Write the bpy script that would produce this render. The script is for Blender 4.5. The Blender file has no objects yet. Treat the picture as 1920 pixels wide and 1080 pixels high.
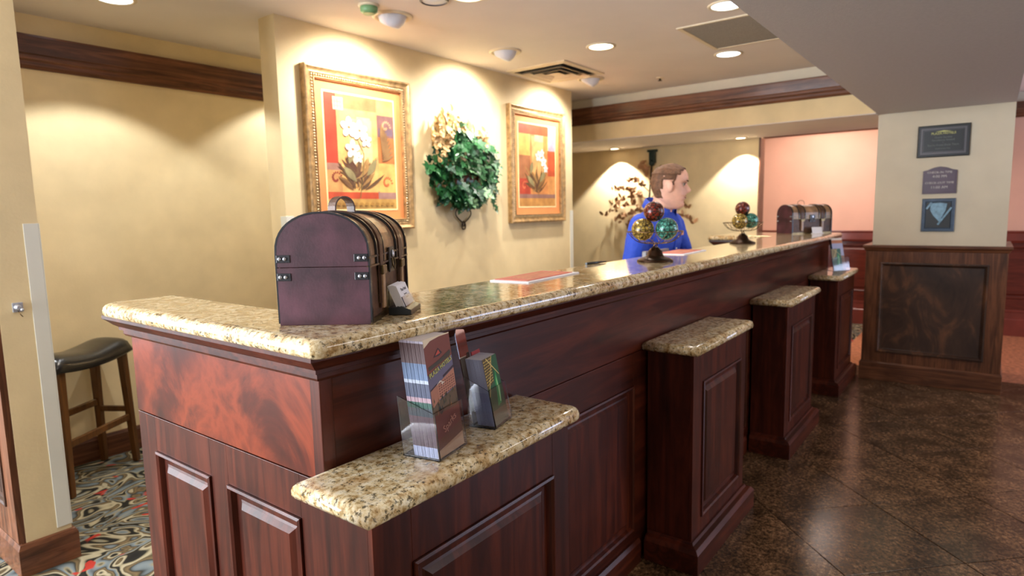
import bpy, bmesh, math, random
from math import sin, cos, pi, radians as R_
from mathutils import Matrix, Vector
random.seed(7)
C = bpy.context.scene.collection
SC = bpy.context.scene

# ------------------------------------------------------------------ camera, world, exposure
cam = bpy.data.cameras.new('camera'); camo = bpy.data.objects.new('camera', cam); C.objects.link(camo)
cam.sensor_width = 36; cam.lens = 1175.0 / 1920 * 36
yaw, pit, rol = 0.651728, 0.121439, -0.0210914
fw = Vector((cos(yaw)*cos(pit), sin(yaw)*cos(pit), -sin(pit)))
ri = Vector((sin(yaw), -cos(yaw), 0)); up = ri.cross(fw)
r2 = cos(rol)*ri + sin(rol)*up; u2 = -sin(rol)*ri + cos(rol)*up
camo.matrix_world = Matrix(((r2.x, u2.x, -fw.x, 0), (r2.y, u2.y, -fw.y, 0), (r2.z, u2.z, -fw.z, 1.4), (0, 0, 0, 1)))
cam.dof.use_dof = True; cam.dof.focus_distance = 1.45; cam.dof.aperture_fstop = 4.0
cam.clip_start = 0.02
SC.camera = camo
vs = SC.view_settings
vs.view_transform = 'Standard'; vs.look = 'None'; vs.gamma = 1; vs.exposure = 0.95
vs.use_curve_mapping = False

def lin(c):
    return tuple(((x/255)/12.92 if x/255 <= .04045 else ((x/255+.055)/1.055)**2.4) for x in c[:3]) + (1,)

world = bpy.data.worlds.new('lobby_daylight'); SC.world = world; world.use_nodes = True
world.node_tree.nodes['Background'].inputs[0].default_value = (.95, .95, 1.0, 1)
world.node_tree.nodes['Background'].inputs[1].default_value = .32

def area(name, loc, target, sx, sy, power, col):
    l = bpy.data.lights.new(name, 'AREA'); l.shape = 'RECTANGLE'; l.size = sx; l.size_y = sy; l.energy = power; l.color = col
    o = bpy.data.objects.new(name, l); C.objects.link(o); o.location = loc
    o.rotation_euler = (Vector(target) - Vector(loc)).to_track_quat('-Z', 'Y').to_euler(); return o
def spot(name, loc, target, power, ang, blend, col, rad=.03):
    l = bpy.data.lights.new(name, 'SPOT'); l.energy = power; l.spot_size = R_(ang); l.spot_blend = blend; l.color = col; l.shadow_soft_size = rad
    o = bpy.data.objects.new(name, l); C.objects.link(o); o.location = loc
    o.rotation_euler = (Vector(target) - Vector(loc)).to_track_quat('-Z', 'Y').to_euler(); return o
WARM = (1, .91, .80); WARM2 = (1, .95, .89); DAY = (.72, .82, 1.0)
# daylight through the lobby windows (left hall behind the camera, and the far right side)
area('window_daylight_hall', (-3.0, 3.6, 1.35), (3.0, 1.0, 1.5), 3.4, 2.2, 260, (.86, .92, 1.0))
area('window_daylight_right', (6.4, -4.3, 1.5), (6.0, 1.0, .9), 2.6, 1.8, 70, (.62, .72, 1.0))
area('window_daylight_left_passage', (-1.4, 5.6, 1.5), (.7, 3.6, 1.3), 1.4, 1.8, 60, (.85, .92, 1.0))
# warm lamps of the room beyond the far end (pink wall) and of the ceiling over the lobby
area('back_room_ceiling_lamp', (7.5, 1.6, 2.44), (7.8, 1.5, 0), .6, 1.6, 22, (1, .80, .70))
area('lobby_ceiling_lamp', (2.6, -2.4, 2.45), (2.6, -2.2, 0), 1.6, 1.2, 25, (1, .94, .88))

# ------------------------------------------------------------------ materials
MATS = {}
def base_mat(name, rough=.5, metal=0., coat=0., spec=.5):
    m = bpy.data.materials.new(name); m.use_nodes = True
    n = m.node_tree.nodes; b = n['Principled BSDF']
    b.inputs['Roughness'].default_value = rough; b.inputs['Metallic'].default_value = metal
    b.inputs['Coat Weight'].default_value = coat; b.inputs['Coat Roughness'].default_value = .12
    b.inputs['Specular IOR Level'].default_value = spec
    MATS[name] = m; return m, m.node_tree.nodes, m.node_tree.links, b
def plain(name, col, rough=.5, metal=0., coat=0., var=.06, scale=8, bump=0., bscale=60):
    m, n, l, b = base_mat(name, rough, metal, coat)
    tc = n.new('ShaderNodeTexCoord'); ns = n.new('ShaderNodeTexNoise'); ns.inputs['Scale'].default_value = scale; ns.inputs['Detail'].default_value = 5
    l.new(tc.outputs['Object'], ns.inputs['Vector'])
    cr = n.new('ShaderNodeValToRGB'); c = lin(col)
    cr.color_ramp.elements[0].position = .3; cr.color_ramp.elements[1].position = .7
    cr.color_ramp.elements[0].color = tuple(x*(1-var) for x in c[:3]) + (1,); cr.color_ramp.elements[1].color = tuple(min(1, x*(1+var)) for x in c[:3]) + (1,)
    l.new(ns.outputs['Fac'], cr.inputs[0]); l.new(cr.outputs[0], b.inputs['Base Color'])
    if bump:
        n2 = n.new('ShaderNodeTexNoise'); n2.inputs['Scale'].default_value = bscale; n2.inputs['Detail'].default_value = 4
        l.new(tc.outputs['Object'], n2.inputs['Vector'])
        bp = n.new('ShaderNodeBump'); bp.inputs['Strength'].default_value = bump; bp.inputs['Distance'].default_value = .004
        l.new(n2.outputs['Fac'], bp.inputs['Height']); l.new(bp.outputs[0], b.inputs['Normal'])
    return m
def ramp(n, stops, interp='LINEAR'):
    cr = n.new('ShaderNodeValToRGB'); cr.color_ramp.interpolation = interp; e = cr.color_ramp.elements
    while len(e) < len(stops): e.new(.5)
    for i, (p, c) in enumerate(stops): e[i].position = p; e[i].color = lin(c)
    return cr
def wood(name, stops, sc, rough=.3, coat=.0, figure=0., bump=.05):
    m, n, l, b = base_mat(name, rough, 0, coat, .25)
    tc = n.new('ShaderNodeTexCoord'); mp = n.new('ShaderNodeMapping'); mp.inputs['Scale'].default_value = sc
    l.new(tc.outputs['Object'], mp.inputs['Vector'])
    ns = n.new('ShaderNodeTexNoise'); ns.inputs['Scale'].default_value = 2.2; ns.inputs['Detail'].default_value = 9; ns.inputs['Roughness'].default_value = .62
    ns.inputs['Distortion'].default_value = .8 + figure
    l.new(mp.outputs[0], ns.inputs['Vector'])
    n2 = n.new('ShaderNodeTexNoise'); n2.inputs['Scale'].default_value = 1.7; n2.inputs['Detail'].default_value = 3; n2.inputs['Distortion'].default_value = 1.5
    l.new(tc.outputs['Object'], n2.inputs['Vector'])
    mx = n.new('ShaderNodeMix'); mx.inputs[0].default_value = .25 + .25*min(1, figure); l.new(ns.outputs['Fac'], mx.inputs[2]); l.new(n2.outputs['Fac'], mx.inputs[3])
    cr = ramp(n, stops); l.new(mx.outputs[0], cr.inputs[0]); l.new(cr.outputs[0], b.inputs['Base Color'])
    bp = n.new('ShaderNodeBump'); bp.inputs['Strength'].default_value = bump; bp.inputs['Distance'].default_value = .003
    l.new(ns.outputs['Fac'], bp.inputs['Height']); l.new(bp.outputs[0], b.inputs['Normal'])
    return m
MH = [(.30, (32, 12, 8)), (.48, (64, 26, 16)), (.62, (90, 39, 24)), (.75, (48, 19, 12))]
wood('mahogany_v', MH, (9, 9, .8), .36, .12)
wood('mahogany_h', MH, (.8, 9, 9), .34, .14)
wood('mahogany_y', MH, (9, .8, 9), .34, .14)
wood('mahogany_figured', [(.34, (44, 17, 11)), (.45, (78, 29, 17)), (.55, (126, 52, 28)), (.66, (58, 22, 14))], (1.5, 1.5, 1.1), .32, .15, 1.9)
OK_ = [(.30, (52, 33, 22)), (.46, (92, 56, 36)), (.60, (126, 80, 54)), (.75, (74, 46, 30))]
wood('oak_y', OK_, (14, 1.0, 14), .42, .2, .3, .2)
wood('oak_v', OK_, (14, 14, 1.0), .42, .2, .3, .2)
wood('oak_x', OK_, (1.0, 14, 14), .42, .2, .3, .2)
wood('oak_panel', [(.32, (46, 34, 30)), (.5, (72, 52, 42)), (.62, (116, 78, 56)), (.75, (58, 42, 36))], (3, 3, 1.4), .36, .3, 1.2, .1)
wood('redwood_x', [(.3, (60, 22, 14)), (.6, (104, 44, 30)), (.8, (70, 28, 18))], (4, 1, 12), .4, .2)
wood('stool_wood', [(.3, (58, 34, 14)), (.6, (104, 66, 30)), (.8, (70, 42, 18))], (12, 12, 1.2), .35, .3)
plain('wall_tan', (226, 204, 158), .75, var=.07, scale=5, bump=.12, bscale=90)
plain('wall_cream', (214, 204, 182), .75, var=.04, scale=5, bump=.08)
plain('wall_pink', (234, 188, 164), .75, var=.04, scale=4)
plain('wall_daylit', (226, 228, 230), .7, var=.03)  # lighter hall-side paint, daylight on that wall put into the colour
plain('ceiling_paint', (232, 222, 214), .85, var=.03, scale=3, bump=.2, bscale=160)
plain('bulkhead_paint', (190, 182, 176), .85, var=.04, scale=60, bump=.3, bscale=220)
plain('frieze_paint', (216, 208, 188), .8, var=.03)
plain('guard_plastic', (222, 220, 206), .45, var=.02)
plain('white_metal', (222, 224, 236), .35, var=.02)
plain('bezel_cream', (226, 210, 180), .45, var=.02)
plain('vent_shade', (22, 18, 12), .9)
plain('perforated_grey', (150, 146, 140), .7, var=.35, scale=260)
plain('chrome', (200, 205, 215), .34, .8, var=.03)
plain('leather_black', (24, 22, 19), .28, 0, .25, var=.2, scale=14, bump=.25, bscale=50)
plain('trunk_purple', (76, 42, 52), .42, 0, .12, var=.55, scale=13, bump=.06, bscale=200)
plain('trunk_brown', (84, 56, 38), .5, 0, .08, var=.45, scale=22, bump=.25, bscale=200)
plain('trunk_tan', (156, 122, 90), .36, 0, .3, var=.4, scale=20, bump=.25, bscale=200)
plain('trunk_dark', (26, 24, 28), .35, 0, .2, var=.3, scale=20, bump=.2)
plain('brass_old', (116, 100, 72), .3, 1.0, var=.3, scale=40)
plain('black_plastic', (20, 24, 25), .3, 0, .1)
plain('paper_white', (236, 236, 242), .7, var=.02)
plain('paper_edge', (176, 182, 206), .7, var=.16, scale=90)
plain('paper_red', (206, 112, 92), .6, var=.1, scale=30)
plain('grey_tray', (120, 116, 120), .4)
plain('iron_bronze', (58, 38, 24), .3, .8, var=.4, scale=50, bump=.3)
plain('wire_bronze', (120, 92, 62), .25, .9, var=.3, scale=60)
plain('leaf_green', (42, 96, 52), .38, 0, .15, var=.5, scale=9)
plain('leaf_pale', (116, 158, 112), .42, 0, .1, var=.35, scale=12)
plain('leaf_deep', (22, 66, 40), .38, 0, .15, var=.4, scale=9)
plain('leaf_gold', (180, 142, 80), .5, .15, var=.4, scale=18)
plain('petal_cream', (206, 172, 118), .6, var=.2, scale=18)
plain('terracotta', (128, 62, 34), .6, var=.3, scale=12)
plain('iron_scroll', (66, 52, 36), .4, .7, var=.3)
plain('copper_leaf', (172, 128, 90), .4, .35, var=.35, scale=20)
plain('dark_green_metal', (22, 44, 38), .4, .3)
plain('shirt_blue', (38, 74, 190), .72, var=.14, scale=7, bump=.35, bscale=14)
plain('trouser_black', (22, 22, 28), .8)
plain('skin', (222, 170, 146), .5, var=.10, scale=24)
plain('hair_brown', (104, 70, 46), .7, var=.35, scale=70, bump=.6, bscale=160)
plain('eye_white_shaded', (176, 158, 148), .6); plain('iris_dark', (40, 36, 34), .3); plain('lip', (172, 98, 88), .5)  # whites of the eyes darkened in colour for the brow's shadow
plain('frame_gold', (170, 136, 90), .38, .35, var=.45, scale=30, bump=.4, bscale=70)
plain('frame_bead', (214, 188, 142), .3, .5, var=.25, scale=60)
plain('mat_orange', (226, 144, 84), .8, var=.05)
plain('mat_cream', (246, 220, 160), .8)
plain('plaque_black', (24, 27, 29), .4, 0, .1)
plain('plaque_grey', (86, 84, 88), .35, .2)
plain('plaque_purple', (82, 62, 80), .35, 0, .2, var=.1)
plain('plaque_blue', (58, 76, 98), .4, .1, .0, var=.3, scale=30)
plain('glass_blue', (120, 156, 178), .3, .1, .1, var=.3, scale=40)
plain('letter_pale', (202, 196, 190), .5); plain('letter_gold', (190, 190, 110), .4)
plain('letter_dark', (60, 60, 70), .6); plain('letter_dim', (110, 116, 110), .5)
plain('rail_redwood', (120, 52, 40), .4, 0, .2, var=.2, scale=6)
plain('badge', (214, 150, 120), .5)

def emit(name, col, s):
    m = bpy.data.materials.new(name); m.use_nodes = True; n = m.node_tree.nodes; l = m.node_tree.links
    b = n['Principled BSDF']; b.inputs['Base Color'].default_value = lin(col); b.inputs['Emission Color'].default_value = lin(col); b.inputs['Emission Strength'].default_value = s
    MATS[name] = m
emit('lamp_glow', (255, 240, 214), 5.0); emit('lamp_glow_cool', (226, 240, 255), 3.5)

# print: colours carried by the mesh of each printed sheet
m, n, l, b = base_mat('print', .45); a = n.new('ShaderNodeVertexColor'); a.layer_name = 'Col'; l.new(a.outputs[0], b.inputs['Base Color'])
# artwork print with a painterly mottling
m, n, l, b = base_mat('art_print', .5); a = n.new('ShaderNodeVertexColor'); a.layer_name = 'Col'
ns = n.new('ShaderNodeTexNoise'); ns.inputs['Scale'].default_value = 14; ns.inputs['Detail'].default_value = 8
tc = n.new('ShaderNodeTexCoord'); l.new(tc.outputs['Object'], ns.inputs['Vector'])
cr = ramp(n, [(.3, (150, 120, 96)), (.7, (255, 250, 240))]); l.new(ns.outputs['Fac'], cr.inputs[0])
mx = n.new('ShaderNodeMix'); mx.data_type = 'RGBA'; mx.blend_type = 'MULTIPLY'; mx.inputs[0].default_value = .55
l.new(a.outputs[0], mx.inputs[6]); l.new(cr.outputs[0], mx.inputs[7]); l.new(mx.outputs[2], b.inputs['Base Color'])

# clear acrylic
m, n, l, b = base_mat('acrylic', .04); b.inputs['Transmission Weight'].default_value = 1; b.inputs['IOR'].default_value = 1.46
b.inputs['Base Color'].default_value = (.93, .95, 1, 1)

def granite(name):
    m, n, l, b = base_mat(name, .09, 0, .3, .5)
    tc = n.new('ShaderNodeTexCoord')
    ns = n.new('ShaderNodeTexNoise'); ns.inputs['Scale'].default_value = 62; ns.inputs['Detail'].default_value = 8; ns.inputs['Roughness'].default_value = .7
    l.new(tc.outputs['Object'], ns.inputs['Vector'])
    cr = ramp(n, [(.28, (96, 72, 42)), (.40, (176, 146, 98)), (.50, (220, 202, 162)), (.62, (240, 230, 206))]); l.new(ns.outputs['Fac'], cr.inputs[0])
    v = n.new('ShaderNodeTexNoise'); v.inputs['Scale'].default_value = 95; v.inputs['Detail'].default_value = 5; v.inputs['Roughness'].default_value = .75
    l.new(tc.outputs['Object'], v.inputs['Vector'])
    c2 = ramp(n, [(.40, (20, 15, 10)), (.45, (255, 255, 255))]); l.new(v.outputs['Fac'], c2.inputs[0])
    big = n.new('ShaderNodeTexNoise'); big.inputs['Scale'].default_value = 16; big.inputs['Detail'].default_value = 3
    l.new(tc.outputs['Object'], big.inputs['Vector'])
    c3 = ramp(n, [(.36, (206, 172, 120)), (.52, (255, 252, 244))]); l.new(big.outputs['Fac'], c3.inputs[0])
    m1 = n.new('ShaderNodeMix'); m1.data_type = 'RGBA'; m1.blend_type = 'MULTIPLY'; m1.inputs[0].default_value = .85
    l.new(cr.outputs[0], m1.inputs[6]); l.new(c2.outputs[0], m1.inputs[7])
    m2 = n.new('ShaderNodeMix'); m2.data_type = 'RGBA'; m2.blend_type = 'MULTIPLY'; m2.inputs[0].default_value = .6
    l.new(m1.outputs[2], m2.inputs[6]); l.new(c3.outputs[0], m2.inputs[7]); l.new(m2.outputs[2], b.inputs['Base Color'])
granite('granite_gold')

def stone():
    m, n, l, b = base_mat('floor_granite', .2, 0, 0, .5)
    tc = n.new('ShaderNodeTexCoord'); oi = n.new('ShaderNodeObjectInfo')
    ns = n.new('ShaderNodeTexNoise'); ns.inputs['Scale'].default_value = 55; ns.inputs['Detail'].default_value = 9; ns.inputs['Roughness'].default_value = .85
    ad = n.new('ShaderNodeVectorMath'); ad.operation = 'ADD'; l.new(tc.outputs['Object'], ad.inputs[0]); l.new(oi.outputs['Location'], ad.inputs[1])
    l.new(ad.outputs[0], ns.inputs['Vector'])
    cr = ramp(n, [(.38, (36, 28, 20)), (.47, (86, 66, 48)), (.56, (140, 110, 82)), (.66, (204, 176, 144))]); l.new(ns.outputs['Fac'], cr.inputs[0])
    hs = n.new('ShaderNodeHueSaturation'); mr = n.new('ShaderNodeMapRange'); mr.inputs[3].default_value = .82; mr.inputs[4].default_value = 1.06
    l.new(oi.outputs['Random'], mr.inputs[0]); l.new(mr.outputs[0], hs.inputs['Value']); l.new(cr.outputs[0], hs.inputs['Color'])
    n4 = n.new('ShaderNodeTexNoise'); n4.inputs['Scale'].default_value = 7; n4.inputs['Detail'].default_value = 6; l.new(ad.outputs[0], n4.inputs['Vector'])
    c4 = ramp(n, [(.35, (150, 140, 126)), (.65, (255, 244, 230))]); l.new(n4.outputs['Fac'], c4.inputs[0])
    mx = n.new('ShaderNodeMix'); mx.data_type = 'RGBA'; mx.blend_type = 'MULTIPLY'; mx.inputs[0].default_value = .9; l.new(hs.outputs[0], mx.inputs[6]); l.new(c4.outputs[0], mx.inputs[7]); l.new(mx.outputs[2], b.inputs['Base Color'])
stone()
plain('grout', (126, 110, 90), .6)

def carpet():
    m, n, l, b = base_mat('carpet_scroll', .95, 0, 0, .1)
    tc = n.new('ShaderNodeTexCoord')
    n1 = n.new('ShaderNodeTexNoise'); n1.inputs['Scale'].default_value = 3.6; n1.inputs['Detail'].default_value = 1.2; n1.inputs['Distortion'].default_value = 1.7
    l.new(tc.outputs['Object'], n1.inputs['Vector'])
    mu = n.new('ShaderNodeMath'); mu.operation = 'MULTIPLY'; mu.inputs[1].default_value = 4.6; l.new(n1.outputs['Fac'], mu.inputs[0])
    fr = n.new('ShaderNodeMath'); fr.operation = 'FRACT'; l.new(mu.outputs[0], fr.inputs[0])
    cr = ramp(n, [(0, (34, 32, 28)), (.16, (42, 40, 34)), (.23, (150, 140, 112)), (.33, (166, 156, 128)), (.40, (80, 70, 50)), (.52, (112, 94, 66)), (.60, (52, 50, 42)), (.70, (96, 104, 106)), (.84, (116, 124, 124)), (.92, (138, 128, 100)), (1, (36, 34, 30))])
    l.new(fr.outputs[0], cr.inputs[0])
    n2 = n.new('ShaderNodeTexNoise'); n2.inputs['Scale'].default_value = 6.5; n2.inputs['Detail'].default_value = 1; n2.inputs['Distortion'].default_value = 1
    l.new(tc.outputs['Object'], n2.inputs['Vector'])
    c2 = ramp(n, [(.66, (0, 0, 0)), (.69, (255, 255, 255))]); l.new(n2.outputs['Fac'], c2.inputs[0])
    mx = n.new('ShaderNodeMix'); mx.data_type = 'RGBA'; l.new(c2.outputs[0], mx.inputs[0]); l.new(cr.outputs[0], mx.inputs[6]); mx.inputs[7].default_value = lin((160, 52, 40))
    l.new(mx.outputs[2], b.inputs['Base Color'])
    n3 = n.new('ShaderNodeTexNoise'); n3.inputs['Scale'].default_value = 300
    l.new(tc.outputs['Object'], n3.inputs['Vector']); bp = n.new('ShaderNodeBump'); bp.inputs['Strength'].default_value = .5; bp.inputs['Distance'].default_value = .004
    l.new(n3.outputs['Fac'], bp.inputs['Height']); l.new(bp.outputs[0], b.inputs['Normal'])
carpet()
plain('carpet_rust', (168, 104, 66), .95, var=.4, scale=30, bump=.4, bscale=200)

def mosaic(name, c1, c2):
    m, n, l, b = base_mat(name, .16, .25, .5)
    tc = n.new('ShaderNodeTexCoord'); v = n.new('ShaderNodeTexVoronoi'); v.feature = 'DISTANCE_TO_EDGE'; v.inputs['Scale'].default_value = 62
    l.new(tc.outputs['Object'], v.inputs['Vector'])
    cr = ramp(n, [(0, c2), (.05, c2), (.12, c1), (.5, tuple(min(255, int(x*1.35)) for x in c1))]); l.new(v.outputs['Distance'], cr.inputs[0]); l.new(cr.outputs[0], b.inputs['Base Color'])
    bp = n.new('ShaderNodeBump'); bp.inputs['Strength'].default_value = .8; bp.inputs['Distance'].default_value = .004
    l.new(v.outputs['Distance'], bp.inputs['Height']); l.new(bp.outputs[0], b.inputs['Normal'])
mosaic('mosaic_red', (104, 34, 20), (30, 10, 8)); mosaic('mosaic_gold', (156, 132, 58), (66, 50, 20)); mosaic('mosaic_teal', (72, 142, 126), (24, 58, 54))

# ------------------------------------------------------------------ mesh helpers
class MB:
    def __init__(s): s.v = []; s.f = []; s.c = []; s.T = Matrix(); s.mi = 0; s.ms = []; s.sm = []
    def V(s, p): s.v.append(tuple(s.T @ Vector(p))); return len(s.v)-1
    def F(s, idx, col=None, smooth=False): s.f.append(list(idx)); s.c.append(col); s.ms.append(s.mi); s.sm.append(smooth)
    def box(s, a, b, col=None):
        x0, y0, z0 = a; x1, y1, z1 = b
        i = [s.V(p) for p in ((x0,y0,z0),(x1,y0,z0),(x1,y1,z0),(x0,y1,z0),(x0,y0,z1),(x1,y0,z1),(x1,y1,z1),(x0,y1,z1))]
        for q in ((0,3,2,1),(4,5,6,7),(0,1,5,4),(1,2,6,5),(2,3,7,6),(3,0,4,7)): s.F([i[k] for k in q], col)
        return s
    def poly(s, pts, col=None): s.F([s.V(p) for p in pts], col); return s
    def prism(s, pts, d, col=None):   # pts: list of 3d, d: vector
        d = Vector(d); a = [s.V(p) for p in pts]; b = [s.V(Vector(p)+d) for p in pts]; n = len(pts)
        s.F(a[::-1], col); s.F(b, col)
        for i in range(n): s.F([a[i], a[(i+1) % n], b[(i+1) % n], b[i]], col)
        return s
    def rings(s, rings, cap=True, close=True, col=None, smooth=True):
        ids = [[s.V(p) for p in r] for r in rings]; n = len(rings[0])
        for a, b in zip(ids, ids[1:]):
            for i in range(n if close else n-1): s.F([a[i], a[(i+1) % n], b[(i+1) % n], b[i]], col, smooth)
        if cap: s.F(ids[0][::-1], col); s.F(ids[-1], col)
        return s
    def lathe(s, prof, n=24, center=(0,0,0), cap=True):
        cx, cy, cz = center
        return s.rings([[(cx+r*cos(2*pi*i/n), cy+r*sin(2*pi*i/n), cz+z) for i in range(n)] for r, z in prof], cap)
    def tube(s, pts, rad, n=8, cap=True):
        pts = [Vector(p) for p in pts]; rs = []
        prev = None
        for i, p in enumerate(pts):
            t = (pts[min(i+1, len(pts)-1)] - pts[max(i-1, 0)]).normalized()
            if prev is None: u = t.orthogonal().normalized()
            else: u = (prev - t*prev.dot(t)); u = u.normalized() if u.length > 1e-6 else t.orthogonal().normalized()
            prev = u; w = t.cross(u); r = rad[i] if isinstance(rad, (list, tuple)) else rad
            rs.append([p + r*(cos(2*pi*k/n)*u + sin(2*pi*k/n)*w) for k in range(n)])
        return s.rings(rs, cap)
    def ball(s, c, r, n=20, m=12):
        if not isinstance(r, (tuple, list)): r = (r, r, r)
        return s.rings([[(c[0]+r[0]*sin(a)*cos(2*pi*i/n), c[1]+r[1]*sin(a)*sin(2*pi*i/n), c[2]-r[2]*cos(a)) for i in range(n)] for a in [pi*(k+.02)/(m+.04) if 0 < k < m else (0.02 if k == 0 else pi-.02) for k in range(m+1)]])
    def build(s, name, mat, parent=None, world=True, bevel=0, shift=None, wn=False):
        me = bpy.data.meshes.new(name)
        off = Vector((0, 0, 0))
        if parent is not None and world: off = world_loc(parent)
        if shift is not None: off = Vector(shift)
        me.from_pydata([tuple(Vector(v) - off) for v in s.v], [], s.f)
        mats = mat if isinstance(mat, (list, tuple)) else [mat]
        for k in mats: me.materials.append(MATS[k])
        me.polygons.foreach_set('material_index', s.ms); me.polygons.foreach_set('use_smooth', s.sm)
        if any(c is not None for c in s.c):
            at = me.color_attributes.new('Col', 'FLOAT_COLOR', 'CORNER')
            for p, c in zip(me.polygons, s.c):
                cc = lin(c or (255, 255, 255))
                for li in p.loop_indices: at.data[li].color = cc
        me.update()
        o = bpy.data.objects.new(name, me); C.objects.link(o)
        if parent is not None: o.parent = parent
        if shift is not None and parent is None: o.location = shift
        if bevel:
            bv = o.modifiers.new('bevel', 'BEVEL'); bv.width = bevel; bv.segments = 2; bv.limit_method = 'ANGLE'; bv.angle_limit = R_(40)
        return o
def world_loc(o):
    v = Vector((0, 0, 0))
    while o is not None: v += Vector(o.location); o = o.parent
    return v
def tag(o, label, cat, group=None):
    o['label'] = label; o['category'] = cat
    if group: o['group'] = group
    return o
def thing(name, label, cat, loc=(0,0,0), rz=0, group=None):
    o = bpy.data.objects.new(name, None); o.empty_display_size = .05; C.objects.link(o); o.location = loc; o.rotation_euler = (0, 0, rz)
    return tag(o, label, cat, group)
def dup(root, loc, rz, label, group=None):
    r = root.copy(); C.objects.link(r); r.location = loc; r.rotation_euler = (0, 0, rz); r['label'] = label
    if group: r['group'] = group
    for ch in list(root.children):
        c = ch.copy(); C.objects.link(c); c.parent = r
        for g in list(ch.children):
            d = g.copy(); C.objects.link(d); d.parent = c
    return r
def struct(o): o['kind'] = 'structure'; return o
def offset_poly(pts, d):      # inset (d>0) of a ccw polygon, mitred
    n = len(pts); out = []
    for i in range(n):
        p0, p1, p2 = (Vector(pts[(i-1) % n]), Vector(pts[i]), Vector(pts[(i+1) % n]))
        a = (p1-p0).normalized(); b = (p2-p1).normalized(); na = Vector((-a.y, a.x)); nb = Vector((-b.y, b.x))
        m = na+nb; m = m/max(.3, m.dot(na)) if m.length > 1e-6 else na
        out.append(p1 + m*d)
    return out
def slab(name, pts, z0, z1, mat, parent=None, shift=None):
    h = z1-z0; prof = [(.010, z0), (.003, z0+.004), (0, z0+.010), (0, z1-.017), (.0025, z1-.010), (.008, z1-.004), (.016, z1-.0008), (.024, z1)]
    m = MB(); rs = []
    for d, z in prof: rs.append([(p.x, p.y, z) for p in offset_poly(pts, d)])
    m.rings(rs, cap=True, smooth=True); m.sm[-1] = False; m.sm[-2] = False
    return m.build(name, mat, parent, shift=shift)
def arc_corner(c, r, a0, a1, n=6): return [(c[0]+r*cos(R_(a0+(a1-a0)*i/n)), c[1]+r*sin(R_(a0+(a1-a0)*i/n))) for i in range(n+1)]
def sweep(m, path, prof, closed=False):   # path of 2d points; prof (out, z), out = to the right of travel
    n = len(path); offs = []
    for i in range(n):
        p1 = Vector(path[i])
        a = (p1-Vector(path[i-1])).normalized() if (i > 0 or closed) else None
        b = (Vector(path[(i+1) % n])-p1).normalized() if (i < n-1 or closed) else None
        a = a or b; b = b or a
        na = Vector((a.y, -a.x)); nb = Vector((b.y, -b.x)); k = na+nb; k = k/max(.3, k.dot(na)); offs.append((p1, k))
    rs = [[(p.x+k.x*d, p.y+k.y*d, z) for d, z in prof] for p, k in offs]
    if closed: rs.append(rs[0])
    m.rings(rs, cap=not closed, smooth=False)
    return m
# framed face: O origin, U along, V up, N outward; openings (u0,v0,u1,v1)
def P3(O, U, V, N, u, v, d): return tuple(Vector(O)+Vector(U)*u+Vector(V)*v+Vector(N)*d)
def gbox(m, O, U, V, N, u0, u1, v0, v1, d0, d1, col=None):
    q = [P3(O,U,V,N,a,b,c) for a,b,c in ((u0,v0,d0),(u1,v0,d0),(u1,v1,d0),(u0,v1,d0))]
    m.prism(q, Vector(N)*(d1-d0), col)
def frame_face(m, O, U, V, N, W, H, ops, t=.014):
    us = sorted(ops); cur = 0
    for (u0, v0, u1, v1) in us:
        gbox(m, O,U,V,N, cur, u0, 0, H, 0, t)
        gbox(m, O,U,V,N, u0, u1, 0, v0, 0, t); gbox(m, O,U,V,N, u0, u1, v1, H, 0, t); cur = u1
    gbox(m, O,U,V,N, cur, W, 0, H, 0, t)
def panel_mesh(m, O, U, V, N, op, t=.014, flat=False):
    u0, v0, u1, v1 = op
    prof = [(0, t+.001), (0, t+.006), (.006, t+.008), (.012, t+.003), (.016, .004), (.034, .003), (.040, .005), (.052, .014)]
    if flat: prof = [(0, t+.001), (0, t+.012), (.010, t+.014), (.020, t+.004), (.026, .004), (.03, .003)]
    rs = [[P3(O,U,V,N,u0+i,v0+i,d), P3(O,U,V,N,u1-i,v0+i,d), P3(O,U,V,N,u1-i,v1-i,d), P3(O,U,V,N,u0+i,v1-i,d)] for i, d in prof]
    m.rings(rs, cap=False, smooth=False); m.poly(rs[-1]); return m
X3, Y3, Z3 = (1,0,0), (0,1,0), (0,0,1); NX, NY = (-1,0,0), (0,-1,0)
def solid(name, a, b, mat, parent=None, bevel=0): return MB().box(a, b).build(name, mat, parent, bevel=bevel)
def text(body, size, mat, M, parent=None, name='lettering', ext=.0004, align='CENTER', bold=0.0):
    cu = bpy.data.curves.new(name, 'FONT'); cu.body = body; cu.size = size; cu.align_x = align; cu.align_y = 'CENTER'; cu.extrude = ext; cu.offset = bold; cu.resolution_u = 2
    t = bpy.data.objects.new(name, cu); C.objects.link(t)
    dg = bpy.context.evaluated_depsgraph_get(); me = bpy.data.meshes.new_from_object(t.evaluated_get(dg)); bpy.data.objects.remove(t)
    me.name = name; me.materials.clear(); me.materials.append(MATS[mat]); me.transform(M)
    o = bpy.data.objects.new(name, me); C.objects.link(o)
    if parent is not None: o.parent = parent
    return o

# ------------------------------------------------------------------ the setting
ZC = 2.49; ZB = 2.085
fl = struct(MB().box((-3, -4.6, -.12), (6.1, 1.06, -.006)).build('floor', 'grout'))
fl['label'] = 'polished dark granite tile floor'
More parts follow.
